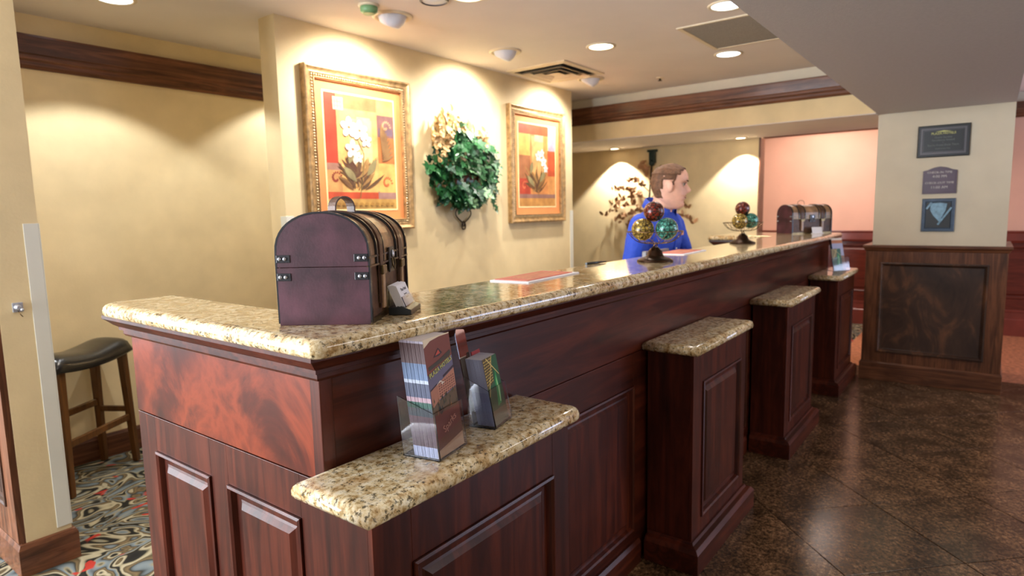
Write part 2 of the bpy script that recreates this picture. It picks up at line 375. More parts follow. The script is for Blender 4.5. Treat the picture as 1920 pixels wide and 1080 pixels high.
# granite tiles laid on the diagonal; one mesh shared by all
pt = .51; g = .0025; tm = None
xs = []
for i in range(-14, 24):
    for j in range(-14, 24):
        cu_ = -2.546 + pt*(j+.5); cv = pt*(i+.5)      # v along (-1,1)/sqrt2 ; u along (1,1)/sqrt2
        x = (cv - cu_)/math.sqrt(2); y = (cv + cu_)/math.sqrt(2)
        if -1.2 < x < 6.1-.36 and -2.6 < y < 1.06-.36: xs.append((x, y, None))
        elif 1.0 < x < 6.46 and -2.6 < y < 1.42: xs.append((x, y, 'cut'))
for k, (x, y, cut) in enumerate(xs):
    h = (pt-g*2)/2
    if cut:
        bm = bmesh.new()
        vs_ = [bm.verts.new((a*h, b*h, 0)) for a, b in ((-1,-1),(1,-1),(1,1),(-1,1))]; bm.faces.new(vs_)
        bm.transform(Matrix.Translation((x, y, 0)) @ Matrix.Rotation(pi/4, 4, 'Z'))
        for co, no in (((6.1-.002, 0, 0), (1, 0, 0)), ((0, 1.055, 0), (0, 1, 0))):
            bmesh.ops.bisect_plane(bm, geom=bm.verts[:]+bm.edges[:]+bm.faces[:], plane_co=co, plane_no=no, clear_outer=True)
        if not bm.faces: bm.free(); continue
        pts = [v.co.copy() for v in bm.faces[:][0].verts]; bm.free()
        m_ = MB(); m_.prism([(p.x-x, p.y-y, -.012) for p in pts], (0, 0, .012)); o = m_.build('tile', 'floor_granite', fl, world=False)
        o.location = (x, y, 0)
    else:
        if tm is None:
            m_ = MB(); m_.rings([[(a*h, b*h, -.012) for a, b in ((-1,-1),(1,-1),(1,1),(-1,1))], [(a*h, b*h, -.0007) for a, b in ((-1,-1),(1,-1),(1,1),(-1,1))], [(a*(h-.0006), b*(h-.0006), 0) for a, b in ((-1,-1),(1,-1),(1,1),(-1,1))]], smooth=False)
            o = m_.build('tile', 'floor_granite', fl, world=False); tm = o.data
        else: o = bpy.data.objects.new('tile', tm); C.objects.link(o); o.parent = fl
        o.location = (x, y, 0); o.rotation_euler = (0, 0, pi/4)
cp = struct(MB().box((-3, 1.06, -.12), (8.6, 7.2, 0)).build('floor', 'carpet_scroll'))
cp2 = struct(MB().box((6.1, -4.6, -.12), (8.6, 1.06, 0)).build('floor', 'carpet_rust'))
ceil = struct(solid('ceiling', (-3, -4.6, ZC), (8.6, 7.2, ZC+.1), 'ceiling_paint'))
# picture wall (a partition) and its corner guards
struct(solid('wall_back', (2.055, 3.152, 0), (5.10, 3.30, ZC), 'wall_tan'))
def guard(x, y, sx, sy, z0, z1, w=.05):
    m = MB(); t = .004
    m.box((min(x, x+sx*w), min(y, y-sy*t), z0), (max(x, x+sx*w), max(y, y-sy*t), z1)); m.box((min(x, x-sx*t), min(y-sy*t, y+sy*w), z0), (max(x, x-sx*t), max(y-sy*t, y+sy*w), z1))
    return m.build('trim_1', 'guard_plastic', bevel=.0015)
for i, a in enumerate([(2.055, 3.152, 1, 1, .13, 1.40), (5.10, 3.152, -1, 1, .13, 1.40), (.845, 2.982, -1, 1, .15, 1.393)]):
    o = struct(guard(*a)); o.name = 'trim_%d' % (i+1)
m = MB(); sweep(m, [(5.10, 3.30), (2.055, 3.30), (2.055, 3.152), (5.10, 3.152), (5.10, 3.30)], [(0, 0), (.016, 0), (.016, .10), (.008, .125), (0, .125)]); struct(m.build('baseboard_back', 'oak_x'))
# alcove
struct(solid('wall_alcove', (.5, 4.12, 0), (5.3, 4.25, ZC), 'wall_tan'))
m = MB(); sweep(m, [(.85, 4.12), (5.3, 4.12)], [(0, 0), (.016, 0), (.016, .12), (.008, .14), (0, .14)]); struct(m.build('baseboard_alcove', 'oak_x'))
def crown_prof(z0, z1): h = z1-z0; return [(0, z0), (.018, z0), (.030, z0+.10*h), (.030, z0+.22*h), (.045, z0+.28*h), (.045, z0+.40*h), (.052, z0+.44*h), (.058, z1-.01), (.058, z1), (0, z1)]
m = MB(); sweep(m, [(.5, 4.12), (5.3, 4.12)], crown_prof(2.205, 2.375)); struct(m.build('trim_4', 'oak_x'))
# left wall block: painted end, wainscot on its hall side
bl = struct(MB().box((.69, 2.982, 0), (.845, 4.12, ZC)).build('wall_left', 'wall_tan'))
struct(solid('wall_left_hall', (.684, 2.99, 1.10), (.690, 6.9, ZC), 'wall_daylit'))
struct(solid('wall_left_far', (-.2, 7.0, 0), (.9, 7.1, ZC), 'wall_tan')); struct(solid('wall_left_return', (.69, 4.12, 0), (.845, 7.0, ZC), 'wall_tan'))
ws = thing('wainscot', 'dark wood panelled wainscot on the hall side of the left wall stub', 'wainscot', (.69, 2.99, 0))
O = (.676, 2.982, 0)
m = MB(); m.box((.676, 2.984, 0), (.69, 6.5, 1.08)); m.build('backing', 'oak_v', ws)
m = MB(); frame_face(m, (.676, 2.984, .135), Y3, Z3, NX, 3.4, .94, [(.10, .13, .95, .82), (1.1, .13, 1.95, .82), (2.1, .13, 3.0, .82)], .010); m.build('rail_frame', 'oak_v', ws)
for u in (.10, 1.1, 2.1): m = MB(); panel_mesh(m, (.676, 2.984, .135), Y3, Z3, NX, (u, .13, u+.85, .82), .010); m.build('panel', 'oak_panel', ws)
m = MB(); m.box((.655, 2.984, 1.075), (.69, 6.5, 1.10)); m.build('cap', 'oak_y', ws, bevel=.004)
m = MB(); sweep(m, [(.676, 6.5), (.676, 2.982), (.845, 2.982), (.845, 4.0)], [(0, 0), (.018, 0), (.018, .112), (.010, .130), (0, .132)]); struct(m.build('baseboard_left', 'oak_x', bevel=.001))
# far beam with crown, lowered soffit, nook wall
struct(solid('wall_beam', (5.57, .738, ZB), (6.60, 5.3, ZC), 'frieze_paint'))
m = MB(); m.box((5.562, .74, ZB), (5.5699, 5.3, 2.25)); struct(m.build('wall_beam_face', 'wall_tan'))
m = MB(); m.box((5.565, .7385, ZB-.006), (6.60, 5.3, ZB-.0005)); struct(m.build('ceiling_nook', 'ceiling_paint'))
m = MB(); sweep(m, [(5.562, 5.3), (5.562, .4)], crown_prof(2.24, 2.40)); struct(m.build('trim_5', 'oak_y'))
struct(solid('wall_nook', (6.60, 1.885, 0), (6.72, 5.3, ZC), 'wall_tan'))
struct(solid('trim_6', (6.585, 1.868, 0), (6.73, 1.8845, ZB-.007), 'oak_v'))
struct(solid('wall_side', (5.3, 5.3, 0), (6.72, 5.42, ZC), 'wall_tan'))
struct(solid('wall_behind_partition', (5.17, 4.12, 0), (5.3, 5.42, ZC), 'wall_tan'))
# pink wall of the room beyond, with rail, wainscot, crown
struct(solid('wall_far', (8.30, -4.6, 0), (8.42, 5.4, ZC), 'wall_pink'))
struct(solid('wall_far_frieze', (8.292, -4.6, 2.38), (8.2999, 5.4, ZC-.001), 'frieze_paint'))
m = MB(); sweep(m, [(8.30, 5.4), (8.30, -4.6)], crown_prof(2.24, 2.39)); struct(m.build('trim_7', 'oak_y'))
wf = thing('wainscot', 'red-brown panelled wainscot under the pink wall at the far end', 'wainscot', (8.28, .5, 0))
m = MB(); m.box((8.285, -4.4, 0), (8.2995, 5.2, .99)); m.build('backing', 'redwood_x', wf)
ops = [(.3+1.15*i, .12, 1.3+1.15*i, .66) for i in range(8)]
m = MB(); frame_face(m, (8.285, -4.4, .27), Y3, Z3, NX, 9.6, .72, ops, .012); m.build('rail_frame', 'redwood_x', wf)
for op in ops: m = MB(); panel_mesh(m, (8.285, -4.4, .27), Y3, Z3, NX, op, .012); m.build('panel', 'redwood_x', wf)
m = MB(); sweep(m, [(8.285, 5.2), (8.285, -4.4)], [(0, .97), (.03, .97), (.045, .995), (.045, 1.07), (.055, 1.085), (.055, 1.095), (0, 1.095)]); m.build('chair_rail', 'rail_redwood', wf)
m = MB(); sweep(m, [(8.285, 5.2), (8.285, -4.4)], [(0, 0), (.03, 0), (.03, .17), (.022, .18), (.022, .25), (.03, .255), (.03, .275), (0, .275)]); m.build('base_board', 'rail_redwood', wf)
struct(solid('wall_room_side', (6.72, 5.3, 0), (8.42, 5.42, ZC), 'wall_pink'))
# bulkhead over the lobby side and the pillar
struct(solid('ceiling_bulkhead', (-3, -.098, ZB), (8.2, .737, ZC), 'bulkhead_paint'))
struct(solid('wall_pillar', (5.70, -.098, 0), (6.45, .737, ZB), 'wall_cream'))
# lobby wall behind the viewer's right side, with a window opening
lw = MB(); lw.box((-3, -4.72, 0), (5.0, -4.6, ZC)); lw.box((7.8, -4.72, 0), (8.6, -4.6, ZC)); lw.box((5.0, -4.72, 0), (7.8, -4.6, .5)); lw.box((5.0, -4.72, 2.3), (7.8, -4.6, ZC))
struct(lw.build('wall_right', 'wall_tan'))

# pillar wainscot
pw = thing('pillar_wainscot', 'brown wooden wainscot box with recessed panel around the cream pillar', 'wainscot', (5.66, .33, 0))
m = MB(); m.box((5.675, -.10, 0), (5.70, .765, 1.055)); m.box((5.70, -.118, 0), (6.46, -.098, 1.055)); m.box((5.70, .737, 0), (6.46, .765, 1.055)); m.build('backing', 'oak_v', pw)
m = MB(); frame_face(m, (5.675, -.118, .13), Y3, Z3, NX, .892, .92, [(.105, .10, .790, .815)], .015); m.build('rail_frame', 'oak_v', pw)
m = MB(); panel_mesh(m, (5.675, -.118, .13), Y3, Z3, NX, (.105, .10, .790, .815), .015, flat=True); m.build('panel', 'oak_panel', pw)
m = MB(); sweep(m, [(6.46, .765), (5.665, .765), (5.665, -.118), (6.46, -.118)][::-1], [(0, 0), (-.001, 0)]) if False else None
m = MB(); sweep(m, [(6.46, .774), (5.66, .774), (5.66, -.118), (6.46, -.118)], [(0, 0), (.012, 0), (.012, .135), (.004, .15), (0, .15)]); m.build('base_board', 'oak_y', pw, bevel=.002)
m = MB(); sweep(m, [(6.46, .774), (5.66, .774), (5.66, -.118), (6.46, -.118)], [(0, 1.03), (.006, 1.035), (.012, 1.05), (.022, 1.06), (.022, 1.078), (-.035, 1.078), (-.035, 1.03)]); m.build('cap', 'oak_y', pw, bevel=.002)

# ------------------------------------------------------------------ reception counter
XE, YF, ZS = .738, 1.055, .855        # end face, front face, seam height
XR = 5.72; YB = 1.30; YR = 1.930      # right end, back, end return
rc = thing('reception_counter', 'long mahogany reception counter with panelled front and end', 'counter', (3.2, 1.15, 0))
m = MB(); t = .014
m.box((XE+t, YF+t, 0), (XR, YB, 1.132)); m.box((XE+t, YB, 0), (.87, YR-.01, 1.132)); m.box((5.12, YB, 0), (XR, 1.78, 1.132)); m.build('carcass', 'mahogany_v', rc)
m = MB(); m.box((XE+.03, YF, ZS+.0015), (XR, YF+t, 1.075)); m.build('front_fascia', 'mahogany_h', rc, bevel=.0015)
m = MB(); m.box((XE, YF+.03, ZS+.0015), (XE+t, YR, 1.075)); m.build('end_fascia', 'mahogany_figured', rc, bevel=.0015)
m = MB(); m.box((XE-.002, YF-.002, ZS+.0015), (XE+.03, YF+.03, 1.075)); m.build('corner_post', 'mahogany_v', rc, bevel=.002)
EO = (XE+t, YF, 0)
eops = [(.092, .13, .392, .753), (.475, .13, .775, .753)]
m = MB(); frame_face(m, EO, Y3, Z3, NX, YR-YF, ZS-.0015, eops, t); m.build('end_frame', 'mahogany_v', rc, bevel=.001)
for op in eops: m = MB(); panel_mesh(m, EO, Y3, Z3, NX, op, t); m.build('end_panel', 'mahogany_v', rc)
FO = (XE, YF+t, 0)
fops = [(.72, .14, 1.40, .727), (2.19, .14, 2.82, .727), (3.62, .14, 4.25, .727)]
m = MB(); frame_face(m, FO, X3, Z3, NY, XR-XE, ZS-.0015, fops, t); m.build('front_frame', 'mahogany_h', rc, bevel=.001)
for op in fops: m = MB(); panel_mesh(m, FO, X3, Z3, NY, op, t); m.build('front_panel', 'mahogany_v', rc)
m = MB(); sweep(m, [(.87, YR), (XE, YR), (XE, YF), (XR, YF), (XR, YF+.2)], [(0, 1.073), (.010, 1.073), (.014, 1.079), (.014, 1.088), (.022, 1.091), (.022, 1.099), (.032, 1.106), (.044, 1.118), (.052, 1.124), (.052, 1.134), (0, 1.134)]); m.build('cornice', 'mahogany_h', rc)
for seg in ([(.87, YR), (XE, YR), (XE, YF+.001)], [(1.41, YF), (2.17, YF)], [(2.93, YF), (3.54, YF)], [(4.34, YF), (4.96, YF)]):
    m = MB(); sweep(m, seg, [(0, 0), (.018, 0), (.018, .085), (.010, .10), (0, .10)]); m.build('plinth', 'mahogany_h', rc)
m = MB(); sweep(m, [(5.12, YB+.001), (5.12, 1.78), (XR, 1.78)][::-1], [(0, 1.073), (.02, 1.08), (.02, 1.09), (.05, 1.12), (.05, 1.134), (0, 1.134)]); m.build('return_cornice', 'mahogany_y', rc)
m = MB(); m.box((.88, YB+.001, .88), (5.11, 1.40, .92)); m.build('work_shelf', 'mahogany_h', rc, bevel=.003)
gt = arc_corner((.669+.05, 1.93-.05+.035), .05, 180, 90) 
outline = [(.885, 1.965), (.72, 1.965)] + [(x_, y_) for x_, y_ in arc_corner((.719, 1.915), .05, 90, 180)[1:]] + arc_corner((.669+.03, .964+.03), .03, 180, 270, 4) + arc_corner((5.78-.03, .964+.03), .03, 270, 360, 4) + [(5.78, 1.83), (5.05, 1.83), (5.05, 1.345), (.93, 1.345), (.885, 1.39)]
ct = slab('granite_countertop', outline, 1.1345, 1.172, 'granite_gold', shift=(3.2, 1.15, 1.1345)); 
tag(ct, 'long speckled gold granite countertop on the reception counter', 'countertop')

# pedestals
peds = [(.690, 1.350, 'nearest the viewer, holding two brochure racks'), (2.235, 2.865, 'second from the viewer with bare ledge'), (3.605, 4.275, 'third from the viewer with bare ledge'), (5.02, 5.70, 'at the far end, holding a brochure rack')]
for i, (x0, x1, w) in enumerate(peds):
    yf = .855; pd = thing('pedestal_cabinet', 'mahogany panelled pedestal against the counter front, ' + w, 'cabinet', ((x0+x1)/2, yf+.1, 0))
    zt_ = .852
    m = MB(); m.box((x0+t, yf+t, 0), (x1-t, YF-.0145, zt_)); m.build('carcass', 'mahogany_v', pd)
    m = MB(); frame_face(m, (x0, yf+t, 0), X3, Z3, NY, x1-x0, zt_, [(.095, .175, x1-x0-.075, .73)], t); m.build('front_frame', 'mahogany_v', pd, bevel=.001)
    m = MB(); panel_mesh(m, (x0, yf+t, 0), X3, Z3, NY, (.095, .175, x1-x0-.075, .73), t); m.build('front_panel', 'mahogany_v', pd)
    m = MB(); m.box((x0, yf+t, 0), (x0+t, YF-.0145, zt_)); m.build('side_panel', 'mahogany_v', pd); m = MB(); m.box((x1-t, yf+t, 0), (x1, YF-.0145, zt_)); m.build('side_panel', 'mahogany_v', pd)
    m = MB(); sweep(m, [(x0, YF-.02), (x0, yf), (x1, yf), (x1, YF-.02)], [(0, 0), (.042, 0), (.042, .082), (.030, .098), (.012, .102), (.008, .112), (0, .112)]); m.build('plinth', 'mahogany_h', pd, bevel=.0015)
    a0, a1, y0, y1 = x0-.032, x1+.033, .825, YF-.003
    ol = [(a0, y0)] + arc_corner((a1-.032, y0+.032), .032, 270, 360, 5) + [(a1, y1), (a0, y1)]
    s_ = slab('granite_ledge', ol, .852, .889, 'granite_gold', shift=((x0+x1)/2, yf+.1, .852))
    tag(s_, 'gold granite ledge slab topping the pedestal ' + w.split(',')[0], 'ledge')

# ------------------------------------------------------------------ treasure-chest trunks
def make_trunk(loc, rz, label):
    t_ = thing('decorative_trunk', label, 'trunk', loc, rz)
    L, W, HB, HS, HD = .372, .194, .122, .028, .084     # along x, along y
    def prof(n=16, e=0, inz=0):
        pts = [(-W/2-e, HB), (-W/2-e, HB+HS)] + [(-(W/2+e)*cos(pi*k/n), HB+HS+(HD+e)*sin(pi*k/n)**.85) for k in range(1, n)] + [(W/2+e, HB+HS), (W/2+e, HB)]
        return pts
    m = MB(); m.box((.006, -W/2+.004, .004), (L-.006, W/2-.004, HB+.002)); m.build('body', 'trunk_brown', t_, world=False, bevel=.002)
    m = MB(); pr = prof(); m.rings([[(x, y*.975, HB+(z-HB)*.98) for y, z in pr] for x in (.006, L-.006)], smooth=False); lid = m.build('lid', 'trunk_tan', t_, world=False)
    for x0, x1 in ((0, .006), (L-.006, L)):
        m = MB(); m.prism([(x0, y, z) for y, z in prof()], (x1-x0, 0, 0)); m.build('lid_end', 'trunk_purple', t_, world=False, bevel=.001)
        m = MB(); m.box((x0, -W/2, 0), (x1, W/2, HB-.0008)); m.build('body_end', 'trunk_purple', t_, world=False, bevel=.001)
    # dark edging, ribs and straps following the lid
    def hoop(x0, x1, e, mat, name, down=0, par=t_):
        m = MB(); a = prof(20, e); b_ = prof(20, -.002)
        m.rings([[(x0, y, z) for y, z in a], [(x1, y, z) for y, z in a]], cap=False, close=False)
        m.rings([[(x0, y, z) for y, z in b_], [(x0, y, z) for y, z in a]], cap=False, close=False, smooth=False)
        m.rings([[(x1, y, z) for y, z in a], [(x1, y, z) for y, z in b_]], cap=False, close=False, smooth=False)
        if down: m.box((x0, -W/2-e, HB-down), (x1, -W/2+.001, HB)); m.box((x0, W/2-.001, HB-down), (x1, W/2+e, HB))
        m.build(name, mat, par, world=False)
    for x in (.000, L-.010): hoop(x, x+.010, .0025, 'trunk_dark', 'edge_trim', .118)
    for x in (.060, L-.068): hoop(x, x+.008, .003, 'trunk_dark', 'rib')
    for x in (.078, L-.106): hoop(x, x+.028, .005, 'trunk_brown', 'strap', .088)
    hoop(.13, L-.13, .002, 'trunk_tan', 'lid_band') if False else None
    for x in (.118, L-.126): hoop(x, x+.006, .0035, 'trunk_dark', 'rib')
    m = MB(); m.box((0, -W/2-.002, 0), (L, -W/2+.004, .010)); m.box((0, -W/2-.0035, HB-.003), (L, -W/2+.004, HB+.001)); m.box((0, -W/2-.003, HB+.016), (L, -W/2+.001, HB+.020)); m.build('edge_strip', 'brass_old', t_, world=False)
    for x in (.078, L-.106):
        m = MB(); m.box((x-.003, -W/2-.012, HB-.025), (x+.031, -W/2-.004, HB-.005)); m.build('buckle', 'brass_old', t_, world=False, bevel=.002)
        m = MB(); m.box((x+.004, -W/2-.009, .022), (x+.024, -W/2-.002, HB-.02)); m.build('strap_end', 'trunk_tan', t_, world=False, bevel=.002)
    m = MB(); m.box((L/2-.024, -W/2-.006, HB-.028), (L/2+.024, -W/2-.001, HB+.030)); lk = m.build('lock_plate', 'trunk_dark', t_, world=False, bevel=.002)
    m = MB(); m.lathe([(.008, 0), (.009, .002), (.006, .005)], 12); m.T = Matrix(); 
    for v_ in range(len(m.v)): x, y, z = m.v[v_]; m.v[v_] = (L/2+x, -W/2-.006-z, HB+.014+y)
    m.build('lock_knob', 'chrome', lk, world=False)
    m = MB(); m.tube([(L/2-.010, -W/2-.008, HB+.004), (L/2-.012, -W/2-.010, HB-.012), (L/2, -W/2-.011, HB-.022), (L/2+.012, -W/2-.010, HB-.012), (L/2+.010, -W/2-.008, HB+.004)], .0022, 6); m.build('lock_hasp', 'brass_old', lk, world=False)
    # corner plates with rivets on both ends
    for xe, sx in ((0, -1), (L, 1)):
        for sy in (-1, 1):
            for z in (HB-.020, HB+.018):
                m = MB(); a_ = sorted((xe, xe+sx*.0015)); b_ = sorted((sy*(W/2-.001), sy*(W/2-.030)))
                m.box((a_[0], b_[0], z-.008), (a_[1], b_[1], z+.008)); pl = m.build('corner_plate', 'trunk_dark', t_, world=False, bevel=.001)
                for dy in (.008, .019):
                    m = MB(); m.ball((xe+sx*.002, sy*(W/2-dy), z), .0042, 10, 6); m.build('rivet', 'chrome', pl, world=False)
    # leather loop handle across the top
    zt_ = HB+HS+HD
    m = MB(); rr = []
    hx = .150; HT = Matrix.Translation((hx, 0, 0)) @ Matrix.Rotation(R_(-38), 4, 'Z') @ Matrix.Translation((-hx, 0, 0))
    for k in range(13):
        a = pi*k/12; cx = hx-.026*cos(a); cz = zt_+.001+.034*sin(a)**.7; nx, nz = -cos(a), sin(a)
        rr.append([tuple(HT @ Vector(v_)) for v_ in ((cx-nx*.0018, -.014, cz-nz*.0018), (cx+nx*.0018, -.014, cz+nz*.0018), (cx+nx*.0018, .014, cz+nz*.0018), (cx-nx*.0018, .014, cz-nz*.0018))])
    m.rings(rr, smooth=False); m.build('handle', 'trunk_brown', t_, world=False)
    return t_
u_ = Vector((.820, .572, 0))
make_trunk((.792, 1.097, 1.172), math.atan2(.572, .820), 'dark leather dome-lidded trunk at the near corner of the counter')
make_trunk((5.48, 1.35, 1.172), R_(-40), 'small dark dome-lidded trunk at the far end of the counter')

# business card holder
def local_box(m, a, b, col=None): m.box(a, b, col)
ch = thing('business_card_holder', 'black base business card holder beside the near trunk', 'card holder', (.975, 1.032, 1.172), math.atan2(.556, .831))
m = MB(); m.prism([(0, 0, 0), (.105, 0, 0), (.105, 0, .010), (.105, .020, .016), (.105, .055, .016)][:0] or [(0, 0, 0), (0, 0, .012), (0, .018, .018), (0, .052, .018), (0, .052, 0)], (.105, 0, 0)); m.build('base', 'black_plastic', ch, world=False, bevel=.0015)
m = MB(); m.T = Matrix.Translation((0, .014, .016)) @ Matrix.Rotation(R_(-22), 4, 'X')
m.box((.006, -.003, 0), (.099, -.001, .026)); m.build('front_lip', 'acrylic', ch, world=False)
m = MB(); m.box((.004, .050, .016), (.101, .052, .060)); m.build('back_plate', 'acrylic', ch, world=False)
Mh = ch.matrix_basis.copy() if False else Matrix.Translation(ch.location) @ Matrix.Rotation(math.atan2(.556, .831), 4, 'Z')
for k in range(8):
    m = MB(); m.box((-.0445, 0, 0), (.0445, .0022, .051)); 
    o = m.build('business_card', 'paper_white', None, world=False)
    o.matrix_world = Mh @ Matrix.Translation((.0525, .0155+k*.0026, .0185)) @ Matrix.Rotation(R_(-22), 4, 'X') @ Matrix.Translation((0, 0, 0.0006*k % .002))
    if k == 0:
        tag(o, 'white business card at the front of the holder, with printed logo', 'business card', 'business cards in the holder')
        Mt = Matrix.Translation((0, -.0003, 0)) @ Matrix.Rotation(R_(90), 4, 'X')
        for s_, z_, tx in ((.011, .038, 'Plaza Hotel'), (.005, .026, 'Reservations'), (.005, .018, 'Front Desk')): text(tx, s_, 'letter_dark', Matrix.Translation((.004, -.0004, z_)) @ Matrix.Rotation(R_(90), 4, 'X'), o, ext=.0001)
    else: tag(o, 'plain white business card stacked behind the printed front one', 'business card', 'business cards in the holder')

hc = thing('business_card_stand', 'small white card stand in front of the far trunk', 'card stand', (5.535, 1.105, 1.172), R_(-40))
m = MB(); m.box((-.045, -.012, 0), (.045, .022, .005)); m.build('foot', 'paper_white', hc, world=False, bevel=.001)
m = MB(); m.T = Matrix.Translation((0, .002, .004)) @ Matrix.Rotation(R_(-14), 4, 'X'); m.box((-.045, 0, 0), (.045, .006, .050)); m.build('card_face', 'paper_white', hc, world=False, bevel=.001)
# brochure racks
def rack(name, loc, rz, label, w=.108, hf=.10, d=.072, tall=False, tilt=-14):
    h = thing(name, label, 'brochure holder', loc, rz)
    a = .0025; m = MB(); T = Matrix.Rotation(R_(tilt), 4, 'X')
    m.box((-w/2, 0, 0), (w/2, d+.02, a)); m.build('base_plate', 'acrylic', h, world=False)
    m = MB(); m.T = Matrix.Translation((0, 0, .003)) @ T; m.box((-w/2, -.001-a, .0), (w/2, -.001, hf)); m.build('front_plate', 'acrylic', h, world=False)
    for s in (-1, 1):
        m = MB(); x0, x1 = sorted((s*w/2, s*(w/2-.002))); yy = sin(R_(-tilt))
        m.prism([(x0, 0, .003), (x0, d+.018, .003), (x0, d+.03, hf+.03), (x0, hf*yy-.002, hf)], (x1-x0, 0, 0)); m.build('side_plate', 'acrylic', h, world=False)
    if tall:
        m = MB(); z0 = .003; pts = [(-.022, .15), (-.022, .215)] + [(-.022*cos(pi*k/8), .215+.022*sin(pi*k/8)) for k in range(1, 8)] + [(.022, .215), (.022, .15)]
        m.T = Matrix.Translation((-.018, d-.012, 0)) @ T
        m.prism([(x, 0, z-.15) for x, z in [(-.022, .15), (.022, .15)]] + [(x, 0, z-.15) for x, z in pts[1:-1]][::-1], (0, .002, 0)); 
        m = MB(); m.T = Matrix.Translation((-.020, .058, .003)) @ T
        m.prism([(-.024, 0, 0), (.024, 0, 0), (.024, 0, .218)] + [(.024*cos(pi*k/8), 0, .218+.022*sin(pi*k/8)) for k in range(1, 8)] + [(-.024, 0, .218)], (0, .0025, 0)); m.build('back_plate', 'acrylic', h, world=False)
    return h
def brochure_mesh(w, hgt, th, bands, art):
    m = MB()
    z = 0
    for frac, ec in bands:
        z1 = z+frac*hgt; 
        i = [m.V(p) for p in ((-w/2,0,z),(w/2,0,z),(w/2,th,z),(-w/2,th,z),(-w/2,0,z1),(w/2,0,z1),(w/2,th,z1),(-w/2,th,z1))]
        m.F([i[0], i[1], i[5], i[4]], ec); m.F([i[3], i[0], i[4], i[7]], ec); m.F([i[1], i[2], i[6], i[5]], ec); m.F([i[2], i[3], i[7], i[6]], (230, 226, 220)); z = z1
    m.F([i[4], i[5], i[6], i[7]], (236, 226, 208)); m.poly([(-w/2,0,0),(-w/2,th,0),(w/2,th,0),(w/2,0,0)], (230, 226, 220))
    if art: art(m, w, hgt)
    return m
def hotel_art(m, w, h):
    e = -.0004
    def q(pts, c, d=0): m.poly([(x*w-w/2, e-d, z*h) for x, z in pts], c)
    q([(0, .93), (.25, .975), (.6, .99), (1, .99), (1, 1), (0, 1)], (236, 220, 190), .0001)
    q([(0, .70), (1, .80), (1, .99), (.6, .99), (.25, .975), (0, .93)], (124, 58, 34))
    q([(0, .45), (1, .45), (1, .80), (0, .70)], (104, 100, 128))
    q([(0, .10), (1, .10), (1, .36), (0, .36)], (118, 54, 30)); q([(0, 0), (1, 0), (1, .12), (0, .06)], (196, 156, 112), .0001); q([(0, .06), (1, .12), (1, .22), (0, .14)], (112, 66, 28), .0001)
    q([(0, .36), (1, .36), (1, .52), (0, .44)], (96, 76, 46), .0001)
    q([(.03, .42), (.3, .47), (.3, .60), (.03, .565)], (176, 118, 92), .0002); q([(.3, .47), (1, .53), (1, .685), (.3, .60)], (186, 126, 98), .0002)
    q([(.03, .565), (.3, .60), (.3, .612), (.03, .577)], (52, 26, 30), .0003); q([(.55, .635), (1, .69), (1, .71), (.55, .655)], (52, 26, 30), .0003); q([(.25, .59), (.42, .625), (.58, .60), (.5, .58), (.42, .61)], (226, 212, 196), .0003)
    for i in range(8):
        for j in range(6):
            x = .34+.082*i; z = .485+.0215*j+.05*(x-.3)
            q([(x, z), (x+.045, z+.003), (x+.045, z+.013), (x, z+.010)], (112, 66, 54), .0004)
    random.seed(3)
    for i in range(26):
        x = random.uniform(.0, .95); z = random.uniform(.36, .50); s = random.uniform(.03, .07)
        q([(x, z-s*.3), (min(1, x+s), z), (x+s*.4, z+s*.6)], random.choice([(46, 56, 30), (66, 70, 34), (140, 96, 50), (36, 40, 24)]), .0005)
    q([(.06, .765), (.5, .80), (.93, .85), (.97, .83), (.9, .80), (.5, .765), (.08, .735)], (60, 50, 26), .0005); q([(.30, .83), (.5, .90), (.64, .85), (.5, .83)], (48, 26, 18), .0005); q([(.36, .84), (.5, .885), (.56, .85)], (196, 70, 40), .0006)
hb = [(.09, (200, 206, 232)), (.26, (104, 74, 84)), (.07, (66, 74, 84)), (.05, (38, 84, 72)), (.04, (176, 146, 158)), (.12, (74, 80, 108)), (.03, (190, 200, 220)), (.14, (104, 128, 168)), (.17, (98, 66, 68)), (.02, (196, 190, 214))]
def green_art(m, w, h):
    e = -.0004
    def q(pts, c, d=0): m.poly([(x*w-w/2, e-d, z*h) for x, z in pts], c)
    q([(0, 0), (1, 0), (1, 1), (0, 1)], (34, 92, 56)); q([(0, 0), (.12, 0), (.12, 1), (0, 1)], (200, 200, 214), .0001) if False else None
    q([(0, .55), (.5, .62), (.62, 1), (0, 1)], (92, 78, 34), .0001)
    for k in range(9): q([(.03, .60+.043*k), (.5+.008*k, .64+.04*k), (.5+.008*k, .655+.04*k), (.03, .617+.043*k)], (196, 172, 92), .0002)
    for x in (.12, .24, .36): q([(x, .6), (x+.03, .6), (x+.06, 1), (x+.03, 1)], (60, 48, 24), .0003)
    q([(.0, .45), (.62, 1), (.66, 1), (.03, .43)], (214, 196, 120), .0004); q([(.25, 1), (.95, .70), (.95, .68), (.22, .985)], (214, 196, 120), .0004)
    q([(.45, .25), (.72, .28), (.82, .5), (.72, .8), (.6, .62)], (30, 156, 82), .0002); q([(.64, .3), (.70, .3), (.76, .5), (.70, .7)], (180, 226, 160), .0003)
    q([(0, 0), (1, 0), (1, .22), (0, .22)], (96, 104, 70), .0003)
gb = [(.5, (150, 154, 186)), (.5, (164, 168, 196))]
red_b = [(1, (150, 34, 40))]
